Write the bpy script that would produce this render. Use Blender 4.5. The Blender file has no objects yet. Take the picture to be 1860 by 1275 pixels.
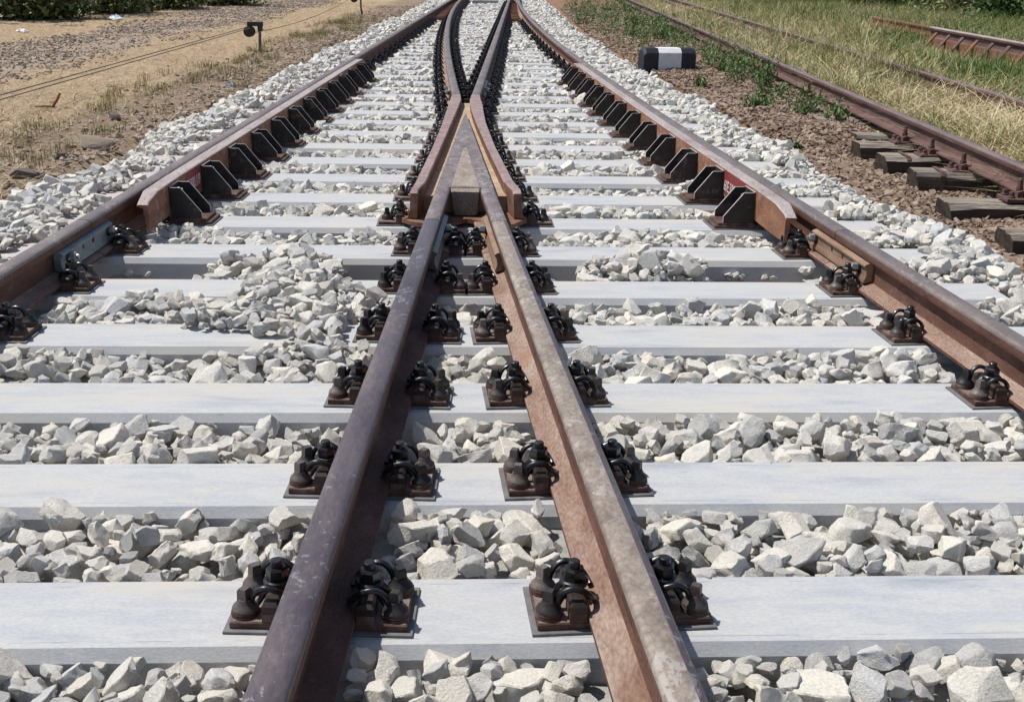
import bpy, bmesh, math, random
import numpy as np
from mathutils import Vector, Matrix, Euler

rnd = random.Random(7)
rng = np.random.default_rng(11)
SC = bpy.context.scene
COL = SC.collection
R = math.radians

# ------------------------------------------------------------------ camera
def set_camera():
    yaw, pit, rol = 0.004452, 0.340668, 0.019079
    cp, sp = math.cos(pit), math.sin(pit)
    B = Matrix(((1, 0, 0), (0, sp, -cp), (0, cp, sp)))
    M = Matrix.Rotation(yaw, 3, 'Z') @ B @ Matrix.Rotation(rol, 3, 'Z')
    cd = bpy.data.cameras.new('camera')
    cd.sensor_width = 36.0
    cd.lens = 2027.7 / 1860 * 36
    cd.clip_start = 0.05
    cd.clip_end = 2000
    co = bpy.data.objects.new('camera', cd)
    co.matrix_world = Matrix.Translation((0.4267, -8.2405, 1.3034)) @ M.to_4x4()
    COL.objects.link(co)
    SC.camera = co
set_camera()

# ------------------------------------------------------------------ light
SUN_EL, SUN_OFF = R(60), R(20)          # elevation; how far ahead of due left
sv = Vector((-math.cos(SUN_EL) * math.cos(SUN_OFF), math.cos(SUN_EL) * math.sin(SUN_OFF), math.sin(SUN_EL)))
wd = bpy.data.worlds.new('World')
SC.world = wd
wd.use_nodes = True
nt = wd.node_tree
bg = nt.nodes['Background']
sky = nt.nodes.new('ShaderNodeTexSky')
sky.sky_type = 'NISHITA'
sky.sun_disc = False
sky.sun_elevation = SUN_EL
sky.sun_rotation = math.atan2(sv.x, sv.y) % (2 * math.pi)
nt.links.new(sky.outputs[0], bg.inputs[0])
bg.inputs[1].default_value = 0.10
sd = bpy.data.lights.new('sun', 'SUN')
sd.energy = 4.6
sd.angle = R(0.53)
sd.color = (1.0, 0.96, 0.90)
so = bpy.data.objects.new('sun', sd)
so.rotation_euler = sv.to_track_quat('Z', 'Y').to_euler()
COL.objects.link(so)
SC.view_settings.view_transform = 'Standard'
SC.view_settings.look = 'None'
SC.view_settings.gamma = 1.0
SC.view_settings.use_curve_mapping = False
SC.view_settings.exposure = 0.0

# ------------------------------------------------------------------ node materials
def mat(name, cols, scale=8.0, rough=0.6, metal=0.0, bump=0.0, bscale=60.0, detail=6.0, rand=0.0,
        stretch=(1, 1, 1), spec=0.5, r2=None, coat=0.0, bump_dist=0.01, attr=None, fine=0.0, subs=None, scuff=None):
    """cols: list of (pos, rgb) on a ramp driven by noise (or by the per-object random if rand>0)."""
    m = bpy.data.materials.new(name)
    m.use_nodes = True
    t = m.node_tree
    N, L = t.nodes, t.links
    bs = N['Principled BSDF']
    tc = N.new('ShaderNodeTexCoord')
    oi = N.new('ShaderNodeObjectInfo')
    mp = N.new('ShaderNodeMapping')
    mp.inputs['Scale'].default_value = stretch
    ad = N.new('ShaderNodeVectorMath'); ad.operation = 'ADD'
    sc = N.new('ShaderNodeVectorMath'); sc.operation = 'SCALE'
    sc.inputs[0].default_value = (13.7, 7.3, 5.1)
    L.new(oi.outputs['Random'], sc.inputs['Scale'])
    L.new(tc.outputs['Object'], ad.inputs[0]); L.new(sc.outputs[0], ad.inputs[1])
    L.new(ad.outputs[0], mp.inputs['Vector'])
    vec = mp.outputs[0]
    nz = N.new('ShaderNodeTexNoise')
    nz.inputs['Scale'].default_value = scale; nz.inputs['Detail'].default_value = detail
    nz.inputs['Roughness'].default_value = 0.6
    L.new(vec, nz.inputs['Vector'])
    rp = N.new('ShaderNodeValToRGB')
    while len(rp.color_ramp.elements) < len(cols):
        rp.color_ramp.elements.new(0.5)
    for e, (pz, c) in zip(rp.color_ramp.elements, cols):
        e.position = pz; e.color = (*c, 1)
    if rand > 0:
        mx = N.new('ShaderNodeMix'); mx.data_type = 'FLOAT'
        mx.inputs[0].default_value = rand
        L.new(nz.outputs['Fac'], mx.inputs[2]); L.new(oi.outputs['Random'], mx.inputs[3])
        L.new(mx.outputs[0], rp.inputs[0])
    else:
        L.new(nz.outputs['Fac'], rp.inputs[0])
    col = rp.outputs[0]
    if attr:
        at = N.new('ShaderNodeAttribute'); at.attribute_name = attr
        mm = N.new('ShaderNodeMix'); mm.data_type = 'RGBA'; mm.blend_type = 'MULTIPLY'; mm.inputs[0].default_value = 1
        L.new(at.outputs['Color'], mm.inputs[6]); L.new(col, mm.inputs[7]); col = mm.outputs[2]
    if fine > 0:
        n3 = N.new('ShaderNodeTexNoise'); n3.inputs['Scale'].default_value = bscale * 1.7; n3.inputs['Detail'].default_value = 5
        L.new(vec, n3.inputs['Vector'])
        mr = N.new('ShaderNodeMapRange'); mr.inputs[1].default_value = 0.3; mr.inputs[2].default_value = 0.7
        mr.inputs[3].default_value = 1 - fine; mr.inputs[4].default_value = 1 + fine
        L.new(n3.outputs['Fac'], mr.inputs[0])
        vm = N.new('ShaderNodeVectorMath'); vm.operation = 'SCALE'
        L.new(col, vm.inputs[0]); L.new(mr.outputs[0], vm.inputs['Scale']); col = vm.outputs[0]
    if scuff:
        # scraped or flaked marks: (colour, threshold, scale, stretch, strength)
        sc_c, th, ss, sst, stg = scuff
        m4 = N.new('ShaderNodeMapping'); m4.inputs['Scale'].default_value = sst; L.new(ad.outputs[0], m4.inputs['Vector'])
        n4 = N.new('ShaderNodeTexNoise'); n4.inputs['Scale'].default_value = ss; n4.inputs['Detail'].default_value = 5; n4.inputs['Roughness'].default_value = .7; L.new(m4.outputs[0], n4.inputs['Vector'])
        n5 = N.new('ShaderNodeTexNoise'); n5.inputs['Scale'].default_value = 3.0; L.new(ad.outputs[0], n5.inputs['Vector'])
        mm = N.new('ShaderNodeMath'); mm.operation = 'MULTIPLY_ADD'; mm.inputs[1].default_value = .5; L.new(n5.outputs['Fac'], mm.inputs[0]); L.new(n4.outputs['Fac'], mm.inputs[2])
        mr = N.new('ShaderNodeMapRange'); mr.inputs[1].default_value = th + .25; mr.inputs[2].default_value = th + .29; mr.inputs[3].default_value = 0; mr.inputs[4].default_value = stg; L.new(mm.outputs[0], mr.inputs[0])
        mx = N.new('ShaderNodeMix'); mx.data_type = 'RGBA'; L.new(mr.outputs[0], mx.inputs[0]); L.new(col, mx.inputs[6]); mx.inputs[7].default_value = (*sc_c, 1); col = mx.outputs[2]
    L.new(col, bs.inputs['Base Color'])
    bs.inputs['Metallic'].default_value = metal
    bs.inputs['Specular IOR Level'].default_value = spec
    bs.inputs['Coat Weight'].default_value = coat
    if r2 is not None:
        n2 = N.new('ShaderNodeTexNoise'); n2.inputs['Scale'].default_value = scale * 2.3; n2.inputs['Detail'].default_value = 4
        L.new(vec, n2.inputs['Vector'])
        mr = N.new('ShaderNodeMapRange')
        mr.inputs[1].default_value = 0.3; mr.inputs[2].default_value = 0.7
        mr.inputs[3].default_value = rough; mr.inputs[4].default_value = r2
        L.new(n2.outputs['Fac'], mr.inputs[0]); L.new(mr.outputs[0], bs.inputs['Roughness'])
    else:
        bs.inputs['Roughness'].default_value = rough
    if bump > 0:
        nb = N.new('ShaderNodeTexNoise'); nb.inputs['Scale'].default_value = bscale; nb.inputs['Detail'].default_value = 8
        nb.inputs['Roughness'].default_value = 0.65
        L.new(vec, nb.inputs['Vector'])
        bp = N.new('ShaderNodeBump'); bp.inputs['Strength'].default_value = bump; bp.inputs['Distance'].default_value = bump_dist
        L.new(nb.outputs['Fac'], bp.inputs['Height']); L.new(bp.outputs[0], bs.inputs['Normal'])
    if subs:
        bs.inputs['Subsurface Weight'].default_value = 0
    return m

M = {}
def stone_mat(name, cols, fine=.18, bump=.9, dist=.0055):
    """per-stone colour from the object random; mottling, veins and rough relief in the stone's own space"""
    m = mat(name, cols, scale=1.3, rough=.9, rand=.72, spec=.15, detail=5)
    t = m.node_tree; N, L = t.nodes, t.links; bs = N['Principled BSDF']
    mp = [n for n in N if n.type == 'MAPPING'][0].outputs[0]
    src = bs.inputs['Base Color'].links[0].from_socket
    def nz(sc, d, r=.65):
        n = N.new('ShaderNodeTexNoise'); n.inputs['Scale'].default_value = sc; n.inputs['Detail'].default_value = d; n.inputs['Roughness'].default_value = r; L.new(mp, n.inputs['Vector']); return n.outputs['Fac']
    mr = N.new('ShaderNodeMapRange'); mr.inputs[1].default_value = .3; mr.inputs[2].default_value = .7; mr.inputs[3].default_value = 1 - fine; mr.inputs[4].default_value = 1 + fine * .7
    L.new(nz(7, 8, .75), mr.inputs[0])
    vm = N.new('ShaderNodeVectorMath'); vm.operation = 'SCALE'; L.new(src, vm.inputs[0]); L.new(mr.outputs[0], vm.inputs['Scale'])
    L.new(vm.outputs[0], bs.inputs['Base Color'])
    ad = N.new('ShaderNodeMath'); ad.operation = 'ADD'; L.new(nz(2.2, 10, .75), ad.inputs[0]); L.new(nz(9, 6, .7), ad.inputs[1])
    bp = N.new('ShaderNodeBump'); bp.inputs['Strength'].default_value = bump; bp.inputs['Distance'].default_value = dist
    L.new(ad.outputs[0], bp.inputs['Height']); L.new(bp.outputs[0], bs.inputs['Normal'])
    return m
M['stone'] = stone_mat('white_crushed_stone', [(0.0, (.275, .28, .28)), (.12, (.46, .455, .435)), (.30, (.635, .615, .565)), (.5, (.765, .725, .64)), (.64, (.79, .74, .645)), (.78, (.69, .675, .64)), (.89, (.51, .525, .53)), (1.0, (.73, .67, .58))], fine=.24)
M['bed'] = mat('ballast_dust', [(.3, (.30, .30, .28)), (.7, (.45, .44, .40))], scale=30, rough=.95, bump=.6, bscale=50, spec=.1)
M['brown'] = stone_mat('brown_crushed_stone', [(0, (.17, .115, .08)), (.3, (.28, .195, .14)), (.6, (.37, .275, .205)), (.85, (.44, .355, .28)), (1, (.33, .215, .15))], .25)
M['greychip'] = stone_mat('grey_brown_chip', [(0, (.27, .205, .16)), (.5, (.40, .32, .25)), (1, (.48, .41, .34))], .2)
M['rust'] = mat('rusty_rail_steel', [(.25, (.07, .034, .026)), (.42, (.115, .055, .040)), (.58, (.15, .075, .053)), (.78, (.215, .12, .085))], scale=11, rough=.62, metal=.1, bump=.4, bscale=120, stretch=(1, .45, 1), r2=.85, spec=.35, bump_dist=.004, fine=.28, scuff=((.24, .18, .15), .64, 30, (1, .8, 1), .4))
M['head'] = mat('rolled_rail_head', [(.25, (.072, .054, .064)), (.42, (.108, .085, .096)), (.58, (.145, .115, .120)), (.78, (.215, .165, .15))], scale=9, rough=.30, metal=.4, bump=.4, bscale=80, stretch=(1, .3, 1), r2=.55, spec=.55, bump_dist=.004, fine=.18, scuff=((.34, .32, .34), .60, 46, (1, .8, 1), .6))
M['headmid'] = mat('grey_rail_head', [(.25, (.12, .092, .086)), (.42, (.175, .14, .13)), (.58, (.225, .182, .165)), (.78, (.30, .245, .215))], scale=10, rough=.36, metal=.3, bump=.4, bscale=80, stretch=(1, .3, 1), r2=.6, spec=.5, bump_dist=.004, fine=.2, scuff=((.36, .33, .32), .61, 40, (1, .7, 1), .5))
M['headlt'] = mat('dusty_rail_head', [(.25, (.15, .115, .095)), (.40, (.225, .18, .15)), (.52, (.30, .25, .205)), (.62, (.27, .225, .19)), (.78, (.39, .33, .275))], scale=16, rough=.45, metal=.2, bump=.5, bscale=60, stretch=(1, .7, 1), r2=.75, spec=.5, bump_dist=.004, fine=.22, scuff=((.46, .42, .385), .60, 34, (1, .6, 1), .6))
M['foot'] = mat('dusty_rail_foot', [(.25, (.15, .08, .055)), (.42, (.235, .15, .113)), (.58, (.305, .222, .178)), (.78, (.37, .295, .245))], scale=10, rough=.85, bump=.4, bscale=90, stretch=(1, .35, 1), spec=.2, bump_dist=.004, fine=.28, scuff=((.30, .15, .09), .60, 16, (1, .25, 1), .55))
M['primer'] = mat('pink_brown_casting', [(.25, (.21, .13, .12)), (.45, (.29, .20, .185)), (.6, (.345, .25, .235)), (.78, (.43, .345, .325))], scale=12, rough=.5, metal=.1, bump=.4, bscale=70, r2=.75, spec=.4, bump_dist=.004, fine=.25, scuff=((.19, .09, .065), .60, 20, (1, .6, 1), .55))
M['sandfloor'] = mat('sandy_flangeway', [(.25, (.30, .19, .115)), (.5, (.42, .31, .21)), (.75, (.52, .42, .31))], scale=14, rough=.9, bump=.4, bscale=80, fine=.2)
M['castrust'] = mat('rusty_casting', [(.25, (.12, .055, .036)), (.5, (.215, .11, .07)), (.75, (.34, .20, .135))], scale=12, rough=.8, bump=.6, bscale=90, spec=.3, bump_dist=.005, fine=.3)
M['nose'] = mat('polished_nose_steel', [(.25, (.125, .095, .09)), (.45, (.20, .158, .15)), (.6, (.25, .20, .188)), (.78, (.34, .28, .26))], scale=16, rough=.36, metal=.3, bump=.35, bscale=50, stretch=(1, .45, 1), r2=.62, fine=.2, scuff=((.44, .40, .39), .58, 34, (1, .6, 1), .55))
M['dustnose'] = mat('dusty_cast_top', [(.25, (.20, .15, .12)), (.5, (.29, .23, .19)), (.75, (.375, .315, .265))], scale=12, rough=.7, metal=.1, bump=.5, bscale=60, stretch=(1, .5, 1), fine=.22, scuff=((.42, .37, .32), .58, 18, (1, .5, 1), .5))
M['sandcast'] = mat('sandy_cast_block', [(.25, (.20, .15, .115)), (.5, (.30, .245, .20)), (.75, (.39, .335, .285))], scale=16, rough=.85, bump=1.0, bscale=70, spec=.25, bump_dist=.008, fine=.3)
M['plate'] = mat('rusty_base_plate', [(.25, (.045, .02, .014)), (.5, (.095, .05, .037)), (.75, (.19, .135, .11))], scale=22, rough=.65, metal=.1, bump=.3, bscale=120, r2=.85, spec=.4, bump_dist=.003, fine=.15)
M['pad'] = mat('grey_rubber_pad', [(.3, (.10, .10, .105)), (.7, (.20, .195, .19))], scale=20, rough=.7, spec=.4)
M['black'] = mat('oiled_black_steel', [(.3, (.006, .006, .008)), (.7, (.016, .015, .016))], scale=30, rough=.22, metal=0.0, bump=.2, bscale=120, r2=.45, spec=.6, bump_dist=.002)
M['platetop'] = mat('dusty_plate_top', [(.25, (.13, .095, .08)), (.5, (.215, .165, .14)), (.75, (.31, .25, .215))], scale=24, rough=.7, metal=.1, bump=.35, bscale=120, r2=.85, spec=.4, bump_dist=.003, fine=.2)
M['oily'] = mat('oily_rib_steel', [(.3, (.012, .009, .008)), (.55, (.03, .018, .014)), (.8, (.075, .04, .028))], scale=26, rough=.35, metal=.1, bump=.2, bscale=90, r2=.6, bump_dist=.002)
M['screw'] = mat('weathered_screw_steel', [(.0, (.012, .011, .012)), (.36, (.022, .02, .02)), (.55, (.085, .07, .062)), (.8, (.16, .13, .115)), (1.0, (.24, .20, .175))], scale=25, rough=.38, metal=.2, rand=.7, bump=.25, bscale=120, r2=.6, bump_dist=.002, fine=.25)
M['bracket'] = mat('black_painted_bracket', [(.25, (.012, .011, .012)), (.5, (.024, .021, .021)), (.72, (.055, .04, .033))], scale=14, rough=.45, bump=.25, bscale=80, r2=.7, spec=.4, fine=.25, scuff=((.13, .09, .07), .60, 18, (1, 1, 1), .7))
M['cutedge'] = mat('cut_steel_sheen', [(.3, (.42, .38, .35)), (.7, (.58, .54, .50))], scale=30, rough=.45, metal=.2)  # bare cut steel, lightened further to hold the sky's reflection in its colour
M['guardtop'] = mat('guard_rail_top', [(.25, (.28, .215, .195)), (.5, (.39, .325, .305)), (.75, (.48, .42, .40))], scale=9, rough=.55, metal=.1, bump=.3, bscale=70, stretch=(1, .25, 1), fine=.18, scuff=((.24, .14, .10), .60, 18, (1, .4, 1), .5))
M['guardside'] = mat('guard_rail_side', [(.25, (.15, .06, .035)), (.5, (.25, .11, .06)), (.75, (.34, .18, .11))], scale=12, rough=.75, bump=.4, bscale=80, stretch=(1, .5, 1), fine=.25, scuff=((.38, .30, .25), .60, 24, (1, .8, 1), .5))
M['red'] = mat('red_paint', [(.3, (.17, .02, .022)), (.7, (.26, .045, .042))], scale=20, rough=.6)
M['white_text'] = mat('white_paint_mark', [(.3, (.62, .50, .50)), (.7, (.78, .70, .70))], scale=40, rough=.7)
M['chalk'] = mat('faint_chalk_mark', [(.3, (.10, .10, .10)), (.7, (.18, .17, .16))], scale=60, rough=.9)
M['galv'] = mat('galvanised_fishplate', [(.25, (.17, .20, .19)), (.5, (.26, .29, .28)), (.75, (.36, .38, .37))], scale=12, rough=.5, metal=.4, bump=.15, bscale=60, stretch=(1, .4, 1), fine=.1)
M['rustfish'] = mat('rusty_fishplate', [(.25, (.16, .085, .05)), (.5, (.27, .17, .11)), (.75, (.36, .26, .19))], scale=12, rough=.7, metal=.2, bump=.3, bscale=60, stretch=(1, .4, 1), fine=.12)
M['boltlight'] = mat('bright_bolt', [(.3, (.30, .29, .28)), (.7, (.46, .44, .42))], scale=40, rough=.4, metal=.6)
M['blue'] = mat('blue_chalk', [(.3, (.05, .14, .42)), (.7, (.09, .22, .55))], scale=40, rough=.8)
M['oldrust'] = mat('old_purple_rust', [(.25, (.075, .038, .034)), (.5, (.125, .066, .056)), (.75, (.19, .115, .095))], scale=9, rough=.75, metal=.1, bump=.35, bscale=80, stretch=(1, .3, 1), fine=.15)
M['oldhead'] = mat('old_rail_head', [(.25, (.15, .10, .095)), (.75, (.28, .20, .185))], scale=12, rough=.5, metal=.3, stretch=(1, .2, 1), fine=.1)
M['orange'] = mat('orange_rust', [(.25, (.11, .045, .026)), (.5, (.19, .08, .042)), (.75, (.28, .13, .068))], scale=14, rough=.85, bump=.4, bscale=60, fine=.25)
M['wood'] = mat('weathered_sleeper_wood', [(.2, (.09, .07, .055)), (.4, (.25, .21, .17)), (.6, (.38, .335, .28)), (.8, (.46, .42, .36))], scale=7, rough=.9, bump=1.0, bscale=26, stretch=(.25, 4, 4), spec=.15, bump_dist=.015, fine=.3)
M['wooddark'] = mat('shaded_sleeper_side', [(.3, (.035, .027, .022)), (.7, (.10, .08, .065))], scale=8, rough=.9, bump=.9, bscale=26, stretch=(.3, 3, 3), spec=.15, bump_dist=.015)  # darker wood for the sleeper sides; their shade is put into the colour
M['bpaint'] = mat('black_block_paint', [(.3, (.008, .010, .016)), (.7, (.02, .024, .034))], scale=14, rough=.4, bump=.3, bscale=60, r2=.65)
M['wpaint'] = mat('white_block_paint', [(.25, (.62, .62, .63)), (.6, (.78, .78, .78))], scale=9, rough=.7, bump=.4, bscale=40, fine=.06)
M['postwood'] = mat('post_steel', [(.3, (.10, .085, .07)), (.7, (.20, .17, .14))], scale=20, rough=.8)
M['pulley'] = mat('black_cast_pulley', [(.3, (.008, .007, .008)), (.7, (.025, .02, .02))], scale=20, rough=.5)
M['wire'] = mat('rusty_wire', [(.3, (.10, .07, .05)), (.7, (.17, .12, .09))], scale=20, rough=.7)
M['trough'] = mat('dark_grey_steel_cover', [(.3, (.06, .065, .075)), (.7, (.10, .105, .115))], scale=12, rough=.6, metal=.2)
M['plastic_white'] = mat('white_plastic_scrap', [(.3, (.72, .72, .72)), (.7, (.85, .85, .85))], scale=12, rough=.5)
M['plastic_blue'] = mat('pale_blue_plastic', [(.3, (.45, .52, .58)), (.7, (.62, .68, .72))], scale=12, rough=.4)
M['plastic_deep'] = mat('deep_blue_plastic', [(.3, (.12, .16, .36)), (.7, (.2, .24, .45))], scale=12, rough=.5)
M['rockd'] = mat('dark_field_rock', [(.25, (.09, .07, .06)), (.75, (.20, .165, .14))], scale=10, rough=.95, bump=.6, bscale=30, fine=.2)
M['rockl'] = mat('tan_field_rock', [(.25, (.28, .22, .16)), (.75, (.40, .33, .25))], scale=10, rough=.95, bump=.6, bscale=30, fine=.2)
M['bark'] = mat('twig_bark', [(.3, (.08, .05, .03)), (.7, (.17, .11, .07))], scale=20, rough=.95, bump=.5, bscale=40)
M['redbark'] = mat('dead_red_branch', [(.3, (.16, .06, .03)), (.7, (.26, .11, .055))], scale=20, rough=.9)
M['blade'] = mat('grass_blade', [(.2, (.85, .85, .85)), (.8, (1.0, 1.0, 1.0))], scale=3, rough=.75, attr='tint', spec=.2)
M['leaf'] = mat('leaf', [(.2, (.8, .8, .8)), (.8, (1.0, 1.0, 1.0))], scale=5, rough=.55, attr='tint', spec=.3)
M['petal'] = mat('yellow_petal', [(.3, (.65, .42, .02)), (.7, (.75, .5, .03))], scale=20, rough=.6)

def ad_out(N): return [n for n in N if n.type == 'MAPPING'][0].outputs[0]
def concrete():
    m = mat('pale_concrete', [(.28, (.335, .348, .372)), (.40, (.43, .442, .46)), (.50, (.485, .487, .48)), (.60, (.425, .438, .458)), (.75, (.54, .518, .462))], scale=4.2, rough=.82, bump=.18, bscale=140, stretch=(.5, 2.2, 1), spec=.25, bump_dist=.004, fine=.13)
    t = m.node_tree; N, L = t.nodes, t.links
    bs = N['Principled BSDF']
    src = bs.inputs['Base Color'].links[0].from_socket
    geo = N.new('ShaderNodeNewGeometry')
    sx = N.new('ShaderNodeSeparateXYZ'); L.new(geo.outputs['Position'], sx.inputs[0])
    # rust-pink dust that has washed off the outer rails onto the sleeper ends
    nz = N.new('ShaderNodeTexNoise'); nz.inputs['Scale'].default_value = 4; nz.inputs['Detail'].default_value = 5
    L.new(geo.outputs['Position'], nz.inputs['Vector'])
    mr = N.new('ShaderNodeMapRange'); mr.inputs[1].default_value = -1.2; mr.inputs[2].default_value = -1.65; mr.inputs[3].default_value = 0; mr.inputs[4].default_value = .8
    L.new(sx.outputs[0], mr.inputs[0])
    mu = N.new('ShaderNodeMath'); mu.operation = 'MULTIPLY'; L.new(mr.outputs[0], mu.inputs[0]); L.new(nz.outputs['Fac'], mu.inputs[1])
    mx = N.new('ShaderNodeMix'); mx.data_type = 'RGBA'; L.new(mu.outputs[0], mx.inputs[0]); L.new(src, mx.inputs[6]); mx.inputs[7].default_value = (.52, .38, .36, 1)
    # sparse dark pits and scratches
    vo = N.new('ShaderNodeTexNoise'); vo.inputs['Scale'].default_value = 28; vo.inputs['Detail'].default_value = 3
    tc = N.new('ShaderNodeMapping'); tc.inputs['Scale'].default_value = (.35, 1.6, 1); L.new(geo.outputs['Position'], tc.inputs[0]); L.new(tc.outputs[0], vo.inputs['Vector'])
    m2 = N.new('ShaderNodeMapRange'); m2.inputs[1].default_value = .69; m2.inputs[2].default_value = .74; m2.inputs[3].default_value = 0; m2.inputs[4].default_value = .45
    L.new(vo.outputs['Fac'], m2.inputs[0])
    m3 = N.new('ShaderNodeMix'); m3.data_type = 'RGBA'; L.new(m2.outputs[0], m3.inputs[0]); L.new(mx.outputs[2], m3.inputs[6]); m3.inputs[7].default_value = (.28, .29, .31, 1)
    # broken mould line cast along both long edges of the top, and scattered cream laitance patches
    tco = N.new('ShaderNodeTexCoord'); so_ = N.new('ShaderNodeSeparateXYZ'); L.new(tco.outputs['Object'], so_.inputs[0])
    ab = N.new('ShaderNodeMath'); ab.operation = 'ABSOLUTE'; L.new(so_.outputs[1], ab.inputs[0])
    cmp_ = N.new('ShaderNodeMath'); cmp_.operation = 'COMPARE'; L.new(ab.outputs[0], cmp_.inputs[0]); cmp_.inputs[1].default_value = .104; cmp_.inputs[2].default_value = .0016
    n6 = N.new('ShaderNodeTexNoise'); n6.inputs['Scale'].default_value = 9; n6.inputs['Detail'].default_value = 4; L.new(geo.outputs['Position'], n6.inputs['Vector'])
    m6 = N.new('ShaderNodeMapRange'); m6.inputs[1].default_value = .48; m6.inputs[2].default_value = .56; m6.inputs[3].default_value = 0; m6.inputs[4].default_value = .55; L.new(n6.outputs['Fac'], m6.inputs[0])
    ml = N.new('ShaderNodeMath'); ml.operation = 'MULTIPLY'; L.new(cmp_.outputs[0], ml.inputs[0]); L.new(m6.outputs[0], ml.inputs[1])
    m7 = N.new('ShaderNodeMix'); m7.data_type = 'RGBA'; L.new(ml.outputs[0], m7.inputs[0]); L.new(m3.outputs[2], m7.inputs[6]); m7.inputs[7].default_value = (.22, .21, .19, 1)
    n8 = N.new('ShaderNodeTexNoise'); n8.inputs['Scale'].default_value = 2.3; n8.inputs['Detail'].default_value = 7; n8.inputs['Roughness'].default_value = .7; L.new(ad_out(N), n8.inputs['Vector'])
    m8 = N.new('ShaderNodeMapRange'); m8.inputs[1].default_value = .50; m8.inputs[2].default_value = .62; m8.inputs[3].default_value = 0; m8.inputs[4].default_value = .7; L.new(n8.outputs['Fac'], m8.inputs[0])
    m9 = N.new('ShaderNodeMix'); m9.data_type = 'RGBA'; L.new(m8.outputs[0], m9.inputs[0]); L.new(m7.outputs[2], m9.inputs[6]); m9.inputs[7].default_value = (.53, .50, .44, 1)
    L.new(m9.outputs[2], bs.inputs['Base Color'])
    return m
M['concrete'] = concrete()

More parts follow.
